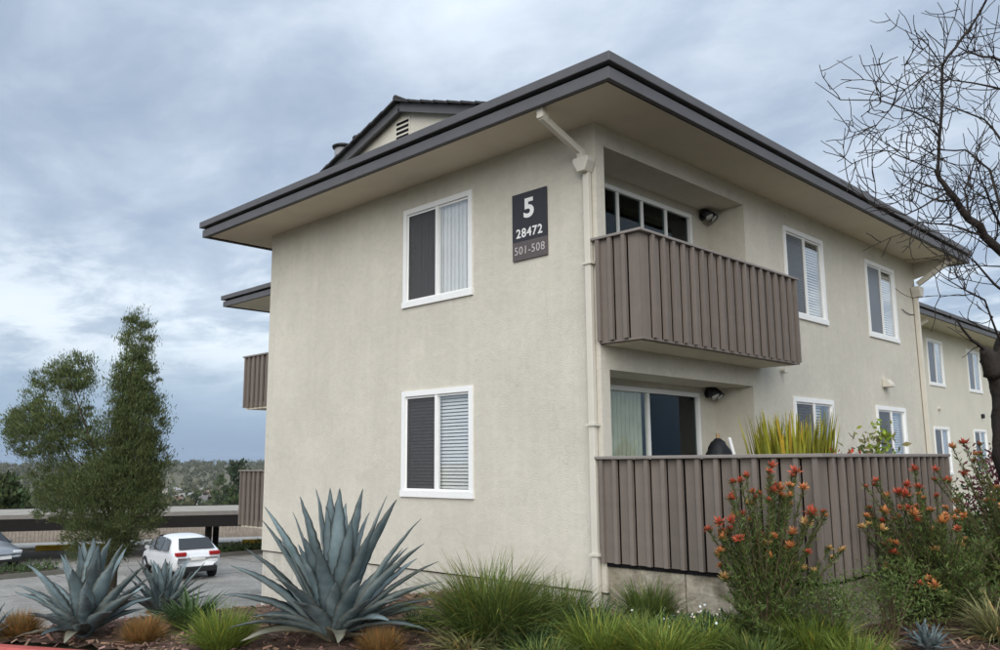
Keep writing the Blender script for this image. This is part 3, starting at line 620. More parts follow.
GR = dict(lush=mat('grass_deep', (.105, .150, .036), .6, .3, .2, 4, attr=True, trans=.25), bright=mat('grass_bright', (.165, .225, .04), .6, .3, .2, 4, attr=True, trans=.3),
          dark=mat('strap_dark', (.055, .10, .032), .5, .4, .2, 4, attr=True, trans=.2), dry=mat('grass_dry', (.25, .155, .055), .8, .2, .25, 6, attr=True, trans=.2),
          flax=mat('flax_leaf', (.20, .225, .03), .5, .35, .3, 6, attr=True, trans=.2), tan=mat('grass_tan', (.20, .20, .085), .7, .3, .25, 6, attr=True, trans=.2))
def blades(name, n, L, W, spread, e0, e1, droop, m, seed, r0=.12, parent=None, segs=5, cvar=.35, tipdry=.0):
    """a mesh of n thin arching blades round the origin"""
    n = int(n*1.45); W = W*1.15
    g = np.random.default_rng(seed); az = g.uniform(0, 2*np.pi, n); el = np.radians(e0+(e1-e0)*g.random(n)**.8); ln = L*g.uniform(.55, 1.08, n); w = W*g.uniform(.7, 1.25, n)
    rr = r0*np.sqrt(g.random(n)); a0 = az+g.normal(0, .7, n); base = np.stack([rr*np.cos(a0), rr*np.sin(a0), g.uniform(-.02, .02, n)], 1)
    t = np.linspace(0, 1, segs+1); dr = droop*g.uniform(.4, 1.5, n)
    h = ln[:, None]*(np.cos(el)[:, None]*t+spread*t*t*.25); v = ln[:, None]*(np.sin(el)[:, None]*t-dr[:, None]*t**2.4)
    P = np.stack([base[:, :1]+h*np.cos(az)[:, None], base[:, 1:2]+h*np.sin(az)[:, None], np.maximum(base[:, 2:]+v, .004+.02*g.random(n)[:, None])], -1)
    tw = az+np.pi/2+g.normal(0, .5, n); S = np.stack([np.cos(tw), np.sin(tw), g.normal(0, .25, n)], 1)
    ww = (w[:, None]*np.clip(1-t**1.8, .06, 1)*.5)[..., None]
    V = np.stack([P-S[:, None]*ww, P+S[:, None]*ww], 2).reshape(-1, 3)
    b = (np.arange(n)*(segs+1)*2)[:, None]+np.arange(segs)[None]*2; F = np.stack([b, b+1, b+3, b+2], -1).reshape(-1, 4)
    c = g.uniform(1-cvar, 1+cvar, n); C = np.repeat(c, (segs+1)*2); C3 = np.stack([C, C, C], 1)
    C3 = C3*np.where(np.repeat(g.random(n) < .09, (segs+1)*2)[:, None], np.array((2.0, 1.35, 1.2)), 1.0)
    if tipdry:
        tt = np.tile(np.repeat(t, 2), n); k = np.clip((tt-.55)*2.2, 0, 1)*tipdry; C3 = C3*np.stack([1+k*.9, 1+k*.35, 1-k*.2], 1)
    return np_mesh(name, V, F, m, C3)
def tuft(px, py, label, kind, n, L, W, seed, spread=.5, e=(35, 85), droop=.25, r0=.12, cat='grass tuft', group='ornamental grass tufts in the bed', name='grass_tuft', pos=None, **k):
    p = pos if pos is not None else gpt(px, py); o = link(name, blades(name, n, L, W, spread, e[0], e[1], droop, GR[kind], seed, r0, **k)); o.location = p; tag(o, label, cat, group); return o
tuft(492, 640, 'large dark green grass tuft at the foot of the end wall', 'lush', 1500, 1.02, .011, 11, .6, (30, 88), .34, .26, tipdry=.35)
tuft(560, 628, 'loose green grass tuft between the large tuft and the downspout', 'lush', 420, .62, .011, 12, .5, (30, 85), .2, .22, tipdry=.3)
tuft(600, 655, 'yellow-green grass tuft in front of the building corner', 'bright', 700, .52, .010, 13, .55, (28, 85), .28, .20)
tuft(660, 662, 'yellow-green grass tuft in front of the concrete wall crack', 'bright', 650, .50, .010, 14, .6, (25, 82), .28, .2)
tuft(648, 622, 'deep green grass tuft against the concrete wall', 'lush', 380, .56, .011, 15, .5, (35, 85), .22, .16)
tuft(815, 655, 'bright green grass tuft below the left flowering shrub', 'bright', 700, .52, .010, 16, .55, (28, 85), .3, .2)
tuft(755, 662, 'green grass tuft in front of the white flowered ground cover', 'lush', 300, .4, .012, 17, .5, (25, 80), .3, .2)
tuft(222, 648, 'bright green grass tuft left of the largest agave', 'bright', 800, .50, .008, 18, .5, (30, 86), .25, .18)
tuft(190, 628, 'dark green strap-leaved clump in front of the smaller agave', 'dark', 170, .52, .030, 19, .6, (25, 82), .3, .12, cat='strap plant', group='strap-leaved plants', name='strap_plant')
tuft(525, 652, 'low strap-leaved clump at the foot of the large dark grass tuft', 'dark', 150, .42, .022, 20, .6, (15, 70), .3, .15, cat='strap plant', group='strap-leaved plants', name='strap_plant')
tuft(470, 652, 'drooping grey-green clump to the left under the large tuft', 'tan', 120, .5, .02, 21, .7, (10, 55), .3, .18)
tuft(1003, 640, 'tan and green arching clump at the right edge of the bed', 'tan', 320, .62, .014, 22, .7, (15, 80), .35, .14)
tuft(590, 640, 'dark strap-leaved clump with long leaves below the downspout', 'dark', 200, .55, .018, 23, .5, (30, 80), .3, .16, cat='strap plant', group='strap-leaved plants', name='strap_plant')
tuft(632, 645, 'green grass tuft filling the gap before the concrete wall', 'lush', 420, .42, .010, 24, .55, (25, 85), .28, .2)
tuft(705, 652, 'yellow-green grass tuft next to the white flowered ground cover', 'bright', 520, .42, .010, 25, .55, (25, 85), .3, .2)
tuft(860, 668, 'bright grass tuft at the edge of the open mulch', 'bright', 420, .40, .010, 26, .6, (20, 80), .3, .18)
tuft(545, 668, 'short green grass clump at the lower edge left of the yellow-green tufts', 'lush', 420, .36, .010, 27, .6, (20, 80), .3, .2)
tuft(422, 628, 'short dark grass clump between the largest agave and the large tuft', 'dark', 140, .30, .014, 28, .6, (20, 80), .3, .14)
for px, py, lab, n, L, sd in ((20, 636, 'dry straw-coloured tuft at the left edge by the kerb', 650, .29, 31), (143, 641, 'dry straw-coloured tuft between the left agave and the bright grass', 650, .27, 32), (380, 652, 'dry straw-coloured tuft at the foot of the largest agave', 620, .25, 33), (152, 615, 'dry straw-coloured tuft behind the other one beside the left agave', 400, .25, 34)):
    tuft(px, py, lab, 'dry', n*2, L*.92, .006, sd, .3, (4, 90), .03, .10, cat='dry tuft', group='dry straw tufts')
# leafy ground cover with white flowers
def leaf_cloud(name, pts, size, m, seed, asp=.35, cvar=.4, up=.3, dirs=None, parent=None):
    """pointed leaves (two triangles folded along the midrib) at given points"""
    g = np.random.default_rng(seed); n = len(pts); d = g.normal(0, 1, (n, 3)); d[:, 2] += up*1.2
    if dirs is not None: d = d*.45+dirs*1.1
    d /= np.linalg.norm(d, axis=1, keepdims=True); s = np.cross(d, g.normal(0, 1, (n, 3))); s /= np.linalg.norm(s, axis=1, keepdims=True); nn = np.cross(d, s)
    l = (size*g.uniform(.6, 1.3, n))[:, None]; w = l*asp*.5
    a = pts; b = pts+d*l*.45+s*w+nn*w*.3; c = pts+d*l; e = pts+d*l*.45-s*w+nn*w*.3
    V = np.stack([a, b, c, e], 1).reshape(-1, 3); F = np.arange(4*n).reshape(-1, 4); v = g.uniform(1-cvar, 1+cvar, n); C = np.stack([v*g.uniform(.85, 1.2, n), v, v*g.uniform(.8, 1.1, n)], 1)
    return np_mesh(name, V, F, m, np.repeat(C, 4, 0))
COVER = mat('cover_leaf', (.045, .085, .03), .5, .4, .2, 5, attr=True, trans=.2); WFL = mat('white_petal', (.75, .75, .72), .7, .2, .04, 6, attr=True)
gc = empty('ground_cover', gpt(730, 640)); tag(gc, 'dark leafy ground cover dotted with small white flowers below the fence', 'ground cover', kind='stuff')
g_ = np.random.default_rng(51); n_ = 2600; pp = np.stack([g_.normal(0, .38, n_), g_.normal(0, .22, n_), .02+.16*g_.random(n_)], 1); pp[:, :2] = pp[:, :2]@np.array(((.8, .6), (-.6, .8)))
link('foliage', leaf_cloud('foliage', pp, .075, COVER, 52, .3), gc); link('blossoms', leaf_cloud('blossoms', pp[:70]+np.array((0, 0, .10)), .028, WFL, 53, .9), gc)

# ---- flowering shrubs
LEUC = mat('conebush_leaf', (.100, .145, .040), .6, .3, .25, 3, attr=True, trans=.25); TWG = mat('grey_twig', (.15, .13, .105), .9, .1, .2, 8)
BR = [mat('bract_red', (.47, .085, .055), .6, .3, .15, 12, attr=True, trans=.2), mat('bract_orange', (.56, .19, .085), .6, .3, .15, 12, attr=True, trans=.2), mat('bract_peach', (.62, .33, .16), .6, .3, .15, 12, attr=True, trans=.2)]
def flower_mesh(m, seed, r):
    g = np.random.default_rng(seed); V = []; F = []; C = []
    for layer, (n, el, l, w) in enumerate(((7, 62, .8, .20), (8, 30, 1., .22), (6, 8, .95, .2))):
        for i in range(n):
            a = 2*math.pi*i/n+layer*.4+g.normal(0, .12); e = math.radians(el+g.normal(0, 8)); L_ = r*l*g.uniform(.8, 1.15); d = np.array((math.cos(a)*math.cos(e), math.sin(a)*math.cos(e), math.sin(e))); s = np.array((-math.sin(a), math.cos(a), 0))*L_*w
            k = len(V); V += [np.zeros(3), d*L_*.5+s, d*L_+np.array((0, 0, .12*L_)), d*L_*.5-s]; F.append((k, k+1, k+2, k+3)); q = g.uniform(.75, 1.25); y = layer*.12
            C += [(q*.75, q*(.7+y), q*.7), (q, q*(1+y), q), (q*1.15, q*(1.25+y*2), q*1.1), (q, q*(1+y), q)]
    return np_mesh('flower_head', V, F, m, np.array(C))
FLW = [[flower_mesh(BR[k], 60+k*3+j, .075) for j in range(3)] for k in range(3)]
def conebush(base, flowers, label, seed, spare, height, width):
    """upright shrub: woody stems, narrow leaves along them, flower heads on the tips"""
    rnd = random.Random(seed); g = np.random.default_rng(seed); o = empty('flowering_shrub', base); tag(o, label, 'shrub', 'orange flowering shrubs by the fence'); st = MB(); LP = []; LD = []
    ends = [(Vector(p)-Vector(base), k) for p, k in flowers]
    for p, k in list(flowers):                                        # younger heads close to the big ones
        for _ in range(2) if rnd.random() < .8 else (): ends.append((Vector(p)-Vector(base)+Vector((rnd.gauss(0, .09), rnd.gauss(0, .09), -abs(rnd.gauss(.05, .09)))), min(2, max(0, k+rnd.choice((-1, 0, 0, 1))))))
    for i in range(spare):
        a = rnd.uniform(0, 6.283); q = rnd.random()**.5; ends.append((Vector((math.cos(a)*width*q, math.sin(a)*width*q, height*(.25+.7*rnd.random())*(1-.25*q))), None))
    for e, k in ends:
        r0 = Vector((rnd.gauss(0, .05), rnd.gauss(0, .05), -.03)); mid = e*.5+Vector((-e.x*.12, -e.y*.12, e.z*.02)); pts = []
        for t in np.linspace(0, 1, 7): pts.append(r0*(1-t)**2+mid*2*t*(1-t)+e*t*t+Vector((rnd.gauss(0, .008), rnd.gauss(0, .008), 0)))
        st.tube(pts, [.011*(1-.65*t) for t in np.linspace(0, 1, 7)], 5, False)
        nl = 190 if k is not None else 190
        for _ in range(nl):
            t = rnd.uniform(.28, .985); i = min(5, int(t*6)); f_ = t*6-i; p = pts[i].lerp(pts[i+1], f_); d = (pts[i+1]-pts[i]).normalized(); LP.append(p+Vector((rnd.gauss(0, .006), rnd.gauss(0, .006), 0))); a = rnd.uniform(0, 6.283); LD.append(Vector((math.cos(a)*.75, math.sin(a)*.75, .1))+d*.9)
        for _ in range(0 if k is not None else 5):                     # side twigs with a brush of leaves
            t = rnd.uniform(.3, .9); i = min(5, int(t*6)); p = pts[i]; a = rnd.uniform(0, 6.283); q = p+Vector((math.cos(a)*.1, math.sin(a)*.1, .12)); st.tube([p, q], [.004, .002], 4, False)
            for _ in range(26): f_ = rnd.random(); LP.append(p.lerp(q, f_)); b = rnd.uniform(0, 6.283); LD.append(Vector((math.cos(b)*.7, math.sin(b)*.7, .6)))
        if k is not None:
            f_ = link('flower_head', FLW[k][rnd.randrange(3)], o); d = (pts[-1]-pts[-2]).normalized(); f_.location = e-d*.01; f_.rotation_euler = (rnd.gauss(0, .25)+.15, rnd.gauss(0, .25), rnd.uniform(0, 6.283)); s = rnd.uniform(.5, 1.05); f_.scale = (s, s, s*rnd.uniform(.8, 1.4))
            for _ in range(16): a = rnd.uniform(0, 6.283); LP.append(e-d*rnd.uniform(.0, .05)); LD.append(Vector((math.cos(a), math.sin(a), .5)))
    st.build('stems', STEM, o); fo = link('foliage', leaf_cloud('foliage', np.array([tuple(p) for p in LP]), .056, LEUC, seed+1, .17, .5, .3, np.array([tuple(d) for d in LD])), o); fo['kind'] = 'stuff'
    return o
def fl(origin, sc, lst, base, spread, rnd):
    d = depth_of(base); return [(at(origin[0]+x/sc, origin[1]+y/sc, d+rnd.uniform(-spread, spread)), k) for x, y, k in lst]
rF = random.Random(9)
b1 = Vector((2.12, -.42, float(zbed(2.12, -.42))))
conebush(b1, fl((700, 430), 2.953, [(210,105,0),(285,122,0),(120,150,0),(92,195,0),(155,180,0),(225,160,0),(222,185,1),(265,162,1),(268,218,1),(155,217,1),(340,237,1),(90,268,0),(125,250,0),(65,295,0),(160,300,0),(115,320,0),(218,315,1),(275,305,1),(188,337,1),(248,347,2),(52,368,1),(280,402,2),(310,265,1),(385,350,2),(330,240,0),(205,120,0),(60,305,0)], b1, .28, rF), 'red and orange flowering shrub standing before the front of the patio fence', 71, 60, .9, .46)
b2 = Vector((2.97, 1.55, float(zbed(2.97, 1.55))))
conebush(b2, fl((700, 430), 2.953, [(425,232,1),(445,262,1),(520,150,0),(585,185,0),(610,190,0),(645,188,1),(497,245,0),(540,240,1),(585,262,0),(650,262,0),(680,237,1),(700,195,0),(635,118,0),(755,262,1),(725,252,1),(480,372,2),(535,292,2),(555,402,2),(575,335,1),(617,312,1),(685,297,2),(697,355,2),(650,455,0),(680,440,1),(500,230,0),(490,255,1),(660,200,1),(600,185,0)], b2, .35, rF), 'widest orange flowering shrub at the outer corner of the patio fence', 72, 115, 1.15, .60)
b3 = Vector((3.42, 2.75, float(zbed(3.42, 2.75))))
conebush(b3, fl((700, 430), 2.953, [(755,212,0),(785,322,2),(845,208,1),(775,130,0),(695,118,0),(778,38,0),(825,40,0),(875,170,1),(860,190,1),(905,230,1),(890,260,2),(930,200,0)], b3, .35, rF), 'tall flowering shrub at the right edge beneath the bare tree', 73, 95, 1.35, .7)
# ---- shrubs further back
PURP = mat('purple_leaf', (.15, .04, .06), .6, .3, .3, 5, attr=True, trans=.2); HEDG = mat('hedge_leaf', (.045, .085, .02), .6, .3, .3, 3, attr=True, trans=.2); LIME = mat('lime_leaf', (.22, .29, .03), .6, .3, .2, 5, attr=True, trans=.3)
def bush(name, base, rad, h, n, size, m, seed, label, cat, asp=.45, stems=7, group=None):
    g = np.random.default_rng(seed); rnd = random.Random(seed); o = empty(name, base); tag(o, label, cat, group); st = MB(); P = []
    for i in range(stems):
        a = rnd.uniform(0, 6.283); e = Vector((math.cos(a)*rad*.6, math.sin(a)*rad*.6, h*rnd.uniform(.55, .9))); st.tube([(0, 0, -.05), tuple(e*.5+Vector((0, 0, h*.06))), tuple(e)], [.018, .012, .004], 5, False)
    st.build('stems', STEM, o)
    nb = 26; cen = np.stack([g.normal(0, rad*.5, nb), g.normal(0, rad*.5, nb), h*g.uniform(.25, .92, nb)], 1); pts = cen[g.integers(0, nb, n)]+g.normal(0, 1, (n, 3))*np.array((rad*.24, rad*.24, h*.13)); pts[:, 2] = np.clip(pts[:, 2], .03, h*1.1)
    f_ = link('foliage', leaf_cloud('foliage', pts, size, m, seed, asp), o); f_['kind'] = 'stuff'; return o
gz = lambda x, y: (x, y, float(zbed(x, y)))
bush('purple_shrub', gz(3.0, 4.3), .55, 1.66, 3200, .07, PURP, 81, 'dark purple-leaved shrub at the far end of the patio fence', 'shrub')
bush('green_hedge', gz(3.9, 5.6), .75, 1.55, 5200, .06, HEDG, 82, 'dense green hedge bush under the bare tree at the right', 'hedge')
bush('green_hedge', gz(5.2, 6.3), .8, 1.5, 4200, .06, HEDG, 83, 'green hedge bush at the right edge behind the flowering shrub', 'hedge')
bush('green_hedge', gz(2.7, 3.95), .4, 1.15, 2200, .06, HEDG, 84, 'low green bush between the fence end and the purple shrub', 'shrub')
bush('green_shrub', gz(2.66, -.22), .30, .62, 2600, .05, LEUC, 85, 'low feathery green shrub at the corner of the concrete wall', 'shrub', asp=.2)
bush('green_shrub', gz(2.84, .62), .34, .66, 2600, .05, LEUC, 86, 'low green shrub between the two largest flowering shrubs', 'shrub', asp=.2)
# ---- patio things behind the fence
POT = mat('terracotta', (.25, .10, .055), .8, .2, .15, 5)
def potted(x, y, label, mesh, seed, r=.2, h=.35, cat='potted plant'):
    o = empty('potted_plant', (x, y, -1.12)); tag(o, label, cat, 'potted plants on the patio')
    p = MB().tube([(0,0,.0),(0,0,h*.85),(0,0,h*.86),(0,0,h)], [r*.72, r, r*1.1, r*1.1], 18).build('pot', POT, o, True)
    f_ = link('leaves', mesh, o); f_.location = (0, 0, h-.02); return o
potted(1.25, 2.1, 'spiky yellow-green potted plant rising above the patio fence', blades('leaves', 400, 1.27, .06, .12, 76, 90, .01, GR['flax'], 91, .37, cvar=.45, tipdry=.5), 91, .34, .4)
def tufty(n, r, h, size, m, seed):
    g = np.random.default_rng(seed); P = np.stack([g.normal(0, r*.5, n), g.normal(0, r*.5, n), h*g.beta(3, 1.4, n)], 1); return leaf_cloud('leaves', P, size, m, seed, .45)
potted(1.9, 2.95, 'potted plant with broad pale leaves before the farther ground floor window', tufty(150, .28, 1.12, .12, GR['tan'], 92), 92, .2)
potted(2.2, 2.35, 'potted plant with a lime green crown before the farther ground floor window', tufty(170, .17, 1.22, .07, LIME, 93), 93, .14)
potted(2.2, 1.75, 'low potted plant with small red blooms behind the fence top', tufty(120, .24, .95, .06, HEDG, 94), 94, .17)
potted(2.25, 1.15, 'low potted plant just showing over the fence next to the spiky one', tufty(110, .2, .88, .06, BR[0], 95), 95, .17)
gb = empty('barbecue_grill', (.12, 2.33, -1.12)); tag(gb, 'black covered barbecue grill in the ground floor recess', 'grill')
BLK = mat('black_cover', (.012, .013, .016), .6, .3, .2, 8, .3, 20)
cv = MB(); cv.tube([(0,0,.15),(0,0,.7),(0,0,1.1),(0,0,1.25),(0,0,1.36),(0,0,1.41)], [.20,.20,.19,.15,.09,.03], 16, True, .08, 3); cv.build('cover', BLK, gb, True)
for a in range(3): MB().tube([(.22*math.cos(a*2.1), .22*math.sin(a*2.1), 0), (.2*math.cos(a*2.1), .2*math.sin(a*2.1), .2)], .015, 8).build('leg', METALB, gb)
MB().tube([(0,0,1.40),(0,0,1.47)], .03, 8).build('handle', mat('wood_knob', (.35,.25,.14), .6), gb)
lb = MB().bar((.55, 2.47, -1.11), (.12, 2.62, .30), .045, .03).build('leaning_pole', WHITE); tag(lb, 'white pole leaning beside the covered grill', 'pole')

# ------------------------------------------------------------------ trees
BARK = mat('dark_bark', (.038, .032, .028), .95, .2, .35, 9, 1., 30); BARKG = mat('tree_bark', (.07, .055, .04), .95, .2, .3, 6, .6, 30)
def bare_tree():
    rnd = random.Random(21); base = Vector((3.55, 4.15, float(zbed(3.55, 4.15)))); dep = depth_of(base); o = empty('bare_tree', base)
    tag(o, 'leafless dark tree with tangled twigs at the right edge', 'tree'); tr = MB(); tw = MB()
    Q = lambda px, py, dd=0: at(px, py, dep+dd)-base
    tr.tube([(0,0,-.2), Q(1008,452), Q(1007,400), Q(1003,372,.05), Q(1009,350,.05), Q(1020,320,0), Q(1030,285,-.1)], [.24,.17,.15,.18,.16,.14,.12], 18, True, .09, 6)
    tr.tube([Q(996,372), Q(989,358,-.05), Q(984,349,-.1)], [.14,.10,.05], 12, True, .1, 4)
    def grow(pts, r0, r1, lvl):
        """a limb as a tube, then twigs along it"""
        pts = [Vector(p) for p in pts]; n = len(pts); fine = []
        for i in range(n-1):
            for k in range(3 if r0 > .013 else 1): fine.append(pts[i].lerp(pts[i+1], k/(3 if r0 > .013 else 1))+(Vector((rnd.gauss(0,1), rnd.gauss(0,1), rnd.gauss(0,1)))*r0*.25 if (i or k) else Vector()))
        fine.append(pts[-1]); m = len(fine); (tr if r0 > .03 else tw).tube(fine, [r0+(r1-r0)*i/(m-1) for i in range(m)], 8 if r0 > .03 else 4, False)
        if lvl <= 0: return
        tot = sum((a-b).length for a, b in zip(fine, fine[1:])); cnt = int(tot*(5.0 if lvl > 1 else 5.0))+1
        for _ in range(cnt):
            t = rnd.uniform(.12, 1); i = min(m-2, int(t*(m-1))); p = fine[i]; d = (fine[i+1]-fine[i]).normalized()
            side = Vector((rnd.gauss(0,1), rnd.gauss(0,1), rnd.gauss(.35,1))); side -= d*side.dot(d); side.normalize(); v = (d*rnd.uniform(.3, .9)+side*.9).normalized()
            L = rnd.uniform(.3, .75)*(1.0 if lvl > 1 else .62); q = [p]; k = 6
            for _ in range(k): v = (v+Vector((rnd.gauss(0,.15), rnd.gauss(0,.15), rnd.gauss(.05,.15)))).normalized(); q.append(q[-1]+v*L/k)
            rr = max(.0055, (r0+(r1-r0)*t)*.45); grow(q, min(rr, .013), .004, lvl-1)
    limbs = [([(1030,285,-.1),(1012,262,-.2),(985,236,-.35),(962,210,-.5),(948,192,-.6),(936,170,-.6)], .085, .03, 2),
             ([(938,172,-.6),(941,120,-.65),(943,65,-.7),(962,38,-.75),(980,12,-.8),(992,-12,-.9)], .026, .014, 1),
             ([(943,66,-.7),(928,45,-.9),(914,30,-1)], .012, .005, 2), ([(944,62,-.7),(925,75,-1),(905,90,-1.1),(890,110,-1.2),(876,125,-1.2),(850,140,-1.3)], .013, .004, 2),
             ([(940,125,-.65),(915,112,-.9),(880,100,-1.1),(840,100,-1.3),(815,82,-1.4)], .014, .004, 2), ([(936,170,-.6),(910,160,-.4),(885,150,-.3),(860,160,-.2),(850,175,-.2)], .016, .004, 2),
             ([(948,192,-.6),(925,205,-.8),(905,215,-1),(875,205,-1.1),(840,180,-1.2)], .018, .004, 2), ([(985,236,-.35),(950,225,-.7),(920,222,-.9),(900,238,-1)], .02, .005, 2),
             ([(1020,270,-.1),(990,170,.1),(965,150,.2),(935,150,.3),(905,165,.4)], .03, .006, 2), ([(1028,280,0),(1010,150,.2),(985,120,.4),(960,110,.5),(935,100,.6)], .035, .006, 2),
             ([(1030,285,0),(1020,90,.1),(1000,60,0),(975,55,-.1),(955,45,-.2)], .04, .006, 2), ([(1004,350,0),(985,300,-.3),(965,290,-.5),(940,275,-.7)], .022, .005, 2),
             ([(984,349,-.1),(972,340,-.2),(958,322,-.3),(950,315,-.4)], .03, .006, 1), ([(1015,265,-.2),(1000,225,-.5),(985,190,-.8),(975,160,-1)], .03, .006, 2), ([(970,218,-.45),(965,190,-.2),(975,160,0),(985,130,.2)], .022, .005, 2),
             ([(1020,300,-.2),(995,285,-.5),(975,262,-.7),(960,250,-.8)], .025, .005, 2), ([(1035,240,0),(1005,205,.3),(980,195,.5),(950,185,.6)], .028, .005, 2), ([(1035,180,0),(1005,90,.3),(985,85,.4),(950,80,.5),(930,60,.6)], .03, .005, 2)]
    for pts, a, b, l in limbs: grow([Q(*p) for p in pts], a*.74, b*.8, l)
    tr.build('trunk', BARK, o, True); t_ = tw.build('branches', BARK, o)
bare_tree()
def leafy_tree(name, base, blobs, n, size, m, seed, label, trunk_r, cat='tree', group=None, asp=.3, limb=14, cvar=.4, clump=.5):
    """blobs: (x, y, z, rx, ry, rz) relative to the base; leaves gathered in clumps on the blobs' shells and insides"""
    g = np.random.default_rng(seed); rnd = random.Random(seed); o = empty(name, base); tag(o, label, cat, group); B = np.array(blobs, float); vol = B[:, 3]*B[:, 4]*B[:, 5]; nc = max(12, n//70)
    pick = g.choice(len(B), nc, p=vol**.55/(vol**.55).sum()); u = g.normal(0, 1, (nc, 3)); u /= np.linalg.norm(u, axis=1, keepdims=True); rr = g.uniform(.35, 1.08, nc)**.6
    cen = B[pick, :3]+u*B[pick, 3:]*rr[:, None]; cr = g.uniform(.4, 1.2, nc)*clump*np.mean(B[:, 3:])*.45
    q = g.integers(0, nc, n); pts = cen[q]+g.normal(0, 1, (n, 3))*cr[q][:, None]*np.array((.8, .8, .6))
    top = max(b[2] for b in blobs); st = MB(); st.tube([(0,0,-.3), (.03,0,top*.35), (blobs[0][0]*.7, blobs[0][1]*.7, blobs[0][2])], [trunk_r*1.2, trunk_r, trunk_r*.35], 9)
    for i in range(limb):
        c = cen[rnd.randrange(nc)]; s = Vector((0, 0, top*rnd.uniform(.15, .6))); e = Vector(c); st.tube([s, s.lerp(e, .5)+Vector((0, 0, .1*e.length*.3)), e], [trunk_r*.35, trunk_r*.2, trunk_r*.05], 5, False)
    st.build('trunk', BARKG, o, True); d = pts-np.array((0, 0, top*.3)); d /= np.linalg.norm(d, axis=1, keepdims=True)+1e-6; d[:, 2] += .25
    cr_ = link('crown', leaf_cloud('crown', pts, size, m, seed+1, asp, cvar, .3, d), o); return o
TREEG = mat('tree_leaf', (.098, .126, .050), .6, .25, .25, .8, attr=True, trans=.25)
bt = Vector((-17.0, 1.35, float(zbed(-17, 1.35)))); dT = depth_of(bt)
def blob(px, py, rx, ry, dd=0): p = at(px, py, dT+dd)-bt; k = dT/FPX; return (p.x, p.y, p.z, rx*k, rx*k, ry*k)
leafy_tree('leafy_tree', bt, [blob(135,440,24,85), blob(135,375,19,36), blob(130,405,26,36), blob(140,430,24,38), blob(138,465,28,36), blob(125,450,28,40), blob(137,340,15,28), blob(60,400,30,40,.5), blob(40,430,28,32,-.4), blob(75,460,42,50,.3), blob(115,500,45,45,-.5), blob(140,500,26,45,.4), blob(75,375,20,20,.2), blob(70,500,35,28,0), blob(25,425,18,14,0), blob(100,540,35,22,0)], 135000, .085, TREEG, 101, 'tall feathery green tree in front of the carport at the left', .16, asp=.22, limb=26, clump=.40)

# ------------------------------------------------------------------ car park below the bed
ZL_ = -4.2
mb = MB(); mb.quad((-44, -22, ZL_), (-13.2, -22, ZL_), (-13.2, 30, ZL_), (-44, 30, ZL_)); struct(mb.build('car_park', LOT))
UD = Vector((.53, .85, 0)).normalized(); ND = Vector((.85, -.53, 0)).normalized()          # along the carport, towards the camera
K0 = Vector((-33.0, 8.4, 0))
def kp(u, n, z): p = K0+UD*u+ND*n; return (p.x, p.y, z)
cpt = empty('carport', kp(0, -3, ZL_)); tag(cpt, 'long flat-roofed carport with dark fascia below the hillside town', 'carport'); co = Vector(kp(0, -3, ZL_))
def cbox(name, m, u0, u1, n0, n1, z0, z1, parent=cpt, org=co):
    mb = MB(); P = [Vector(kp(u, n, z))-org for z in (z0, z1) for u, n in ((u0, n0), (u1, n0), (u1, n1), (u0, n1))]; mb.v = [tuple(p) for p in P]
    mb.f = [(0,1,2,3),(7,6,5,4),(0,4,5,1),(1,5,6,2),(2,6,7,3),(3,7,4,0)]; return mb.build(name, m, parent)
GRAVEL = mat('roof_gravel', (.30, .28, .24), .95, .1, .15, 1.5, .4, 20); DBROWN = mat('dark_fascia', (.009, .0075, .0065), .8, .2, .2, 3)
cbox('roof', GRAVEL, -20, 11, -6.9, -.12, -2.32, -2.16); cbox('fascia', DBROWN, -20.1, 11.1, -.11, .0, -2.80, -2.13); cbox('fascia', DBROWN, -20.1, 11.1, -7.02, -6.91, -2.65, -2.13); cbox('roof_edge', mat('edge_metal', (.16,.145,.13), .6), -20.1, 11.1, .001, .02, -2.28, -2.10)
for u in (-18.5, -12.5, -1.0, 3.3, 9):
    for n in (-1.3, -5.7): cbox('post', DBROWN, u-.14, u+.14, n-.14, n+.14, ZL_, -2.33)
    cbox('beam', DBROWN, u-.1, u+.1, -6.8, -.2, -2.60, -2.33)
# boundary fence beyond, kerbs and islands
WOODF = mat('grey_fence_wood', (.34, .285, .235), .85, .2, .2, 6, objvar=.1)
bf = empty('boundary_fence', kp(0, -9.9, ZL_)); tag(bf, 'weathered wooden picket fence along the back of the car park', 'fence'); bo = Vector(kp(0, -9.9, ZL_)); mbp = MB(); rq = random.Random(3)
u = -22.
while u < 16:
    w = .168; h = 1.12+rq.uniform(-.02, .03); P = [Vector(kp(uu, n, z))-bo for z in (ZL_, ZL_+h) for uu, n in ((u, -9.9), (u+w, -9.9), (u+w, -9.87+rq.uniform(0, .02)), (u, -9.87))]; k = len(mbp.v); mbp.v += [tuple(p) for p in P]; mbp.f += [tuple(k+i for i in q) for q in ((0,1,2,3),(7,6,5,4),(0,4,5,1),(1,5,6,2),(2,6,7,3),(3,7,4,0))]; u += .185
pk = mbp.build('pickets', WOODF, bf); pk['kind'] = 'stuff'
cbox('rail', WOODF, -22, 16, -9.96, -9.91, ZL_+.85, ZL_+.97, bf, bo); cbox('rail', WOODF, -22, 16, -9.96, -9.91, ZL_+.2, ZL_+.32, bf, bo); cbox('cap_rail', WOODF, -22, 16, -9.97, -9.83, ZL_+1.15, ZL_+1.19, bf, bo)
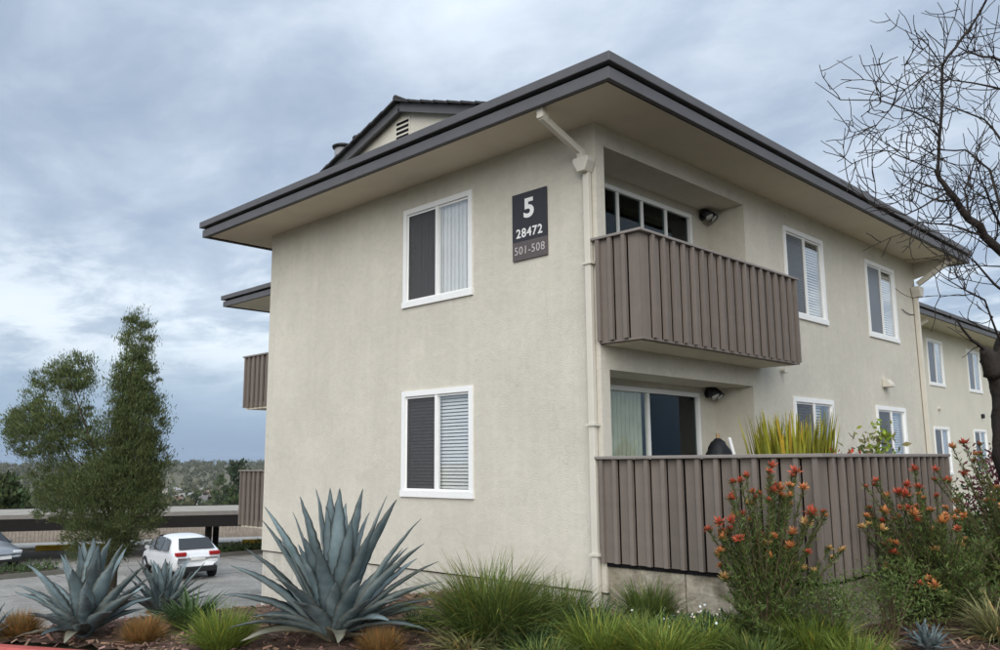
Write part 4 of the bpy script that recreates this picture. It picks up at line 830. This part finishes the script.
for i, (a, b, lab) in enumerate(((-5.3, -1.6, 'long'), (4.6, 7.2, 'short'))):
    k = cbox('kerb', YELLOW, a, b, -6.6, -6.3, ZL_+.002, ZL_+.26, None, Vector((0, 0, 0))); struct(k)
    k = cbox('pavement', KERBC, a-2.5, b+1.5, -9.8, -6.62, ZL_+.004, ZL_+.14, None, Vector((0, 0, 0))); struct(k)
COVD = mat('island_leaf', (.05, .08, .03), .7, .2, .3, 3, attr=True)
for x0, x1, y0, y1, lab, sd in ((-32.6, -31.4, 11.2, 17.5, 'planted island with low green shrubs beside the carport post', 5), (-31.8, -30.4, -3, 5.0, 'planted island with low strappy shrubs at the left of the car park', 6)):
    t = empty('planted_island', ((x0+x1)/2, (y0+y1)/2, ZL_)); tag(t, lab, 'planting', None); o_ = Vector(t.location)
    m_ = MB().ring((x0-o_.x, x1-o_.x, y0-o_.y, y1-o_.y), .15, .003, .17); m_.build('kerb_ring', mat('kerb_dark', (.12,.115,.10), .9), t); MB().box(x0+.15-o_.x, x1-.15-o_.x, y0+.15-o_.y, y1-.15-o_.y, .003, .12).build('soil', MULCH, t)
    g = np.random.default_rng(sd); n = 2200; P = np.stack([g.uniform(x0+.2, x1-.2, n)-o_.x, g.uniform(y0+.2, y1-.2, n)-o_.y, .12+.38*g.random(n)*(.4+.6*np.sin(np.arange(n))**2)], 1); f_ = link('foliage', leaf_cloud('foliage', P, .2, COVD, sd, .22, .4, .8), t); f_['kind'] = 'stuff'
for i in range(6): struct(MB().box(-43, -14, -18+i*7.5, -17.96+i*7.5, ZL_+.001, ZL_+.005).build('pavement_joint', mat('joint_dark', (.06,.057,.05), .9)))
for i in range(5): struct(MB().box(-20-i*5.6, -19.97-i*5.6, -21, 29, ZL_+.001, ZL_+.006).build('pavement_joint', mat('joint_dark', (.06,.057,.05), .9)))
# ---- cars
def car(loc, rz, label, paint, rear_first=True):
    t = empty('parked_car', loc, rz); tag(t, label, 'car', 'cars in the car park'); L, Wd = 4.4, 1.80
    # stations along x (front +): lower z, belt z, roof z, half widths at sill / belt / roof
    S = [(-2.18,.45,.80,.80,.62,.74,.70),(-2.12,.30,.98,1.0,.80,.86,.80),(-1.95,.26,1.06,1.12,.85,.89,.78),(-1.45,.24,1.02,1.50,.87,.90,.66),(-.9,.22,.99,1.58,.88,.905,.64),(-.1,.22,.96,1.60,.88,.905,.63),(.55,.22,.94,1.52,.88,.905,.64),(1.15,.23,.94,1.06,.88,.90,.74),(1.75,.26,.86,.93,.86,.87,.72),(2.1,.30,.72,.78,.78,.80,.62),(2.2,.42,.62,.64,.62,.66,.5)]
    V = []; F = []
    for x, zl, zb, zr, a, b, c in S:
        for y, z in ((-a*.85,zl),(-a,zl+.12),(-b,(zl+zb)/2),(-b*.985,zb),(-c,max(zb,zr-.07)),(-c*.7,zr),(c*.7,zr),(c,max(zb,zr-.07)),(b*.985,zb),(b,(zl+zb)/2),(a,zl+.12),(a*.85,zl)): V.append((x, y, z))
    k = 12
    for i in range(len(S)-1):
        for j in range(k): F.append((i*k+j, i*k+(j+1) % k, (i+1)*k+(j+1) % k, (i+1)*k+j))
    F.append(tuple(range(k))); F.append(tuple((len(S)-1)*k+j for j in reversed(range(k))))
    m = MB(); m.v = V; m.f = F; body = m.build('body', paint, t, True); sd = body.modifiers.new('sub', 'SUBSURF'); sd.levels = 1; sd.render_levels = 1
    DK = mat('car_glass', (.010, .012, .014), .08, .6); TY = mat('tyre', (.015, .015, .015), .8); RM = mat('rim', (.35, .35, .36), .3, .5, metal=.8); TL = mat('tail_lamp', (.35, .012, .012), .2, .6); BLKP = mat('black_plastic', (.02, .02, .021), .6)
    rw = MB(); rw.quad((-1.99,-.66,1.10),(-1.99,.66,1.10),(-1.52,.55,1.46),(-1.52,-.55,1.46)); w_ = rw.build('rear_window', DK, t); w_.location = (-.035, 0, .015)
    fw = MB(); fw.quad((1.16,.70,1.02),(1.16,-.70,1.02),(.62,-.58,1.46),(.62,.58,1.46)); w_ = fw.build('windscreen', DK, t); w_.location = (.05, 0, .03)
    for s in (-1, 1):
        for a in (((-1.55,1.04),(-.72,1.01),(-.72,1.47),(-1.2,1.42)), ((-.66,1.01),(.12,.99),(.12,1.49),(-.66,1.48)), ((.18,.99),(.98,.98),(.52,1.42),(.18,1.48))):
            q = MB(); pts = [(x, s*(.925 if z < 1.2 else .715), z) for x, z in a]; q.quad(*pts); q.build('side_window', DK, t)
        for x in (-1.35, 1.35):
            wh = MB().tube([(x, s*.70, .33), (x, s*.72, .33), (x, s*.91, .33), (x, s*.925, .33)], [.29, .335, .335, .29], 24).build('wheel', TY, t, True); MB().tube([(x, s*.90, .33), (x, s*.935, .33)], .2, 18).build('rim', RM, wh, True)
        q = MB().box(-2.20, -1.98, s*.62-.2, s*.62+.2, .88, 1.02).build('tail_lamp', TL, t, bevel=.03); h = MB().box(1.95, 2.17, s*.56-.18, s*.56+.18, .64, .76).build('headlamp', mat('headlamp', (.6,.62,.65), .15, .7), t, bevel=.03)
        MB().box(.72, .88, s*.98-.08, s*.98+.08, .98, 1.1).build('mirror', paint, t, bevel=.03)
    MB().box(-2.24, -2.08, -.72, .72, .30, .50).build('rear_bumper', BLKP, t, bevel=.04); MB().box(-2.225, -2.16, -.26, .26, .72, .84).build('number_plate', mat('plate', (.7,.7,.68), .5), t)
    MB().box(2.10, 2.23, -.66, .66, .30, .50).build('grille', BLKP, t, bevel=.04); MB().box(2.2, 2.245, -.26, .26, .44, .56).build('number_plate', mat('plate', (.7,.7,.68), .5), t)
    return t
def lot_pt(px, py, z=ZL_): d = at(px, py, 1)-CAM; p = CAM+d*((z-CAM.z)/d.z); return p
pc = lot_pt(190, 579); car((pc.x-1.6, pc.y+.3, ZL_+.004), R(172), 'white hatchback seen from behind next to the carport post', mat('white_car_paint', (.72,.73,.74), .3, .5, .02, 2, coat=.6))
pc = lot_pt(2, 567); car((pc.x-.6, pc.y-.9, ZL_+.004), R(14), 'grey car nosing into view at the left edge of the car park', mat('grey_car_paint', (.16,.18,.20), .3, .5, .03, 2, coat=.6))
# ---- trees and houses beyond the fence
FT = [mat('far_tree_a', (.055, .078, .035), .8, .1, .3, .3, attr=True), mat('far_tree_b', (.075, .085, .045), .8, .1, .3, .3, attr=True), mat('far_tree_c', (.038, .055, .032), .8, .1, .3, .3, attr=True)]
def gp_far(px, dist): d = (at(px, 460, 1)-CAM); d.z = 0; d.normalize(); p = CAM+d*dist; return (p.x, p.y, float(zground(p.x, p.y)))
def far_tree(px, dist, top_py, wpx, n, seed, label, k, cat='tree', group='trees of the hillside town', leaf=None):
    b = gp_far(px, dist); kk = dist/FPX*1.06; h = (462-top_py)*dist/FPX-b[2]; w = wpx*kk/2
    leafy_tree('hillside_tree', b, [(0,0,h*.62,w*.75,w*.75,h*.30), (w*.3,-w*.35,h*.5,w*.6,w*.6,h*.25), (-w*.3,w*.35,h*.45,w*.6,w*.6,h*.25), (0,0,h*.82,w*.4,w*.4,h*.17)], n, leaf or max(.35, kk*2.2), FT[k], seed, label, max(.12, h*.025), cat, group, asp=.6, limb=5, clump=.55)
far_tree(6, 62, 468, 50, 5200, 201, 'broad green tree behind the carport at the left edge', 0, leaf=.32)
far_tree(238, 170, 453, 30, 3000, 202, 'tall dark tree beside the wing balcony on the hillside', 2, leaf=.6)
far_tree(222, 330, 472, 22, 1300, 203, 'round green tree at the foot of the tall dark hillside tree', 0, leaf=1.1)
far_tree(233, 130, 482, 26, 1600, 205, 'bushy green tree right behind the carport roof', 0, leaf=.5)
far_tree(197, 420, 483, 15, 700, 204, 'small round green tree among the hillside houses', 0, leaf=1.2)
HW = [mat('house_wall_%d' % i, c, .9, .1, .05, .5) for i, c in enumerate(((.62,.60,.56), (.50,.45,.38), (.68,.67,.66), (.40,.38,.36)))]; HR = [mat('house_roof_%d' % i, c, .9, .1, .15, .5) for i, c in enumerate(((.16,.14,.13), (.22,.14,.11), (.30,.29,.28)))]
rh = random.Random(17); hw_ = ('white', 'tan', 'pale grey', 'dark grey'); hr_ = ('brown roof', 'reddish roof', 'light grey roof')
HPX = (168, 174, 179, 185, 190, 195, 201, 207, 213, 219, 30, 42); HD = (640, 820, 520, 900, 600, 760, 480, 860, 700, 560, 500, 640)
for i in range(12):
    px = HPX[(i*5) % 12]; dist = HD[(i*5) % 12]; b = gp_far(px, dist); kk, kr = i % 4, i % 3; rz = rh.uniform(-.5, .5)-R(30)
    h = empty('hillside_house', b, rz); tag(h, 'tiny %s house with a %s on the far hillside beyond the carport' % (hw_[kk], hr_[kr]), 'house', 'houses of the hillside town'); w, d, e = rh.uniform(12, 22), rh.uniform(9, 13), rh.uniform(4, 7)
    MB().box(-w/2, w/2, -d/2, d/2, -3, e).build('wall', HW[kk], h); r_ = MB(); r_.prism([(-d/2-.5, e), (d/2+.5, e), (0, e+rh.uniform(1.8, 3))], lambda p: (-w/2-.4, p[0], p[1]), lambda p: (w/2+.4, p[0], p[1])); r_.build('roof', HR[kr], h)
    for x in (-w*.3, 0, w*.3): MB().box(x-.9, x+.9, -d/2-.06, -d/2-.01, e*.35, e*.35+1.5).build('window', METALB, h)
# far wood: canopy that reads as one mass on the ridge and between the houses
def wood():
    g = np.random.default_rng(77); P = []; C = []; S = []
    n = 2600; px = g.uniform(-120, 300, n); dist = np.exp(g.uniform(np.log(330), np.log(2300), n)); keep = (g.random(n) < .42+.58*smooth(dist, 1000, 1500)); px = px[keep]; dist = dist[keep]
    for a, b in zip(px, dist):
        c = np.array(gp_far(a, b)); h = g.uniform(5, 10)+6*float(smooth(b, 1100, 1700))*g.random(); w = h*g.uniform(.3, .55); k = 44; q = g.normal(0, 1, (k, 3)); q /= np.linalg.norm(q, axis=1, keepdims=True); q *= (g.random((k, 1))**.4); P.append(c+q*np.array((w, w, h*.45))+np.array((0, 0, h*.55)))
    P = np.concatenate(P); tag(link('far_wood', leaf_cloud('far_wood', P, 2.6, FT[1], 78, .9, .5)), 'distant woodland covering the ridge under the clouds', 'woodland', kind='stuff')
wood()

# ------------------------------------------------------------------ thin haze over the valley
hz = MB().box(-2700, 400, -1500, 2900, -46, 34).build('haze', None); tag(hz, 'thin pale haze over the valley', 'haze', kind='stuff')
hm = bpy.data.materials.new('haze'); hm.use_nodes = True; hn = hm.node_tree; hn.nodes.clear(); pv = hn.nodes.new('ShaderNodeVolumePrincipled'); pv.inputs['Color'].default_value = (.86, .9, .95, 1); pv.inputs['Density'].default_value = .00008; pv.inputs['Anisotropy'].default_value = .1
ho = hn.nodes.new('ShaderNodeOutputMaterial'); hn.links.new(pv.outputs[0], ho.inputs['Volume']); hz.data.materials.append(hm)
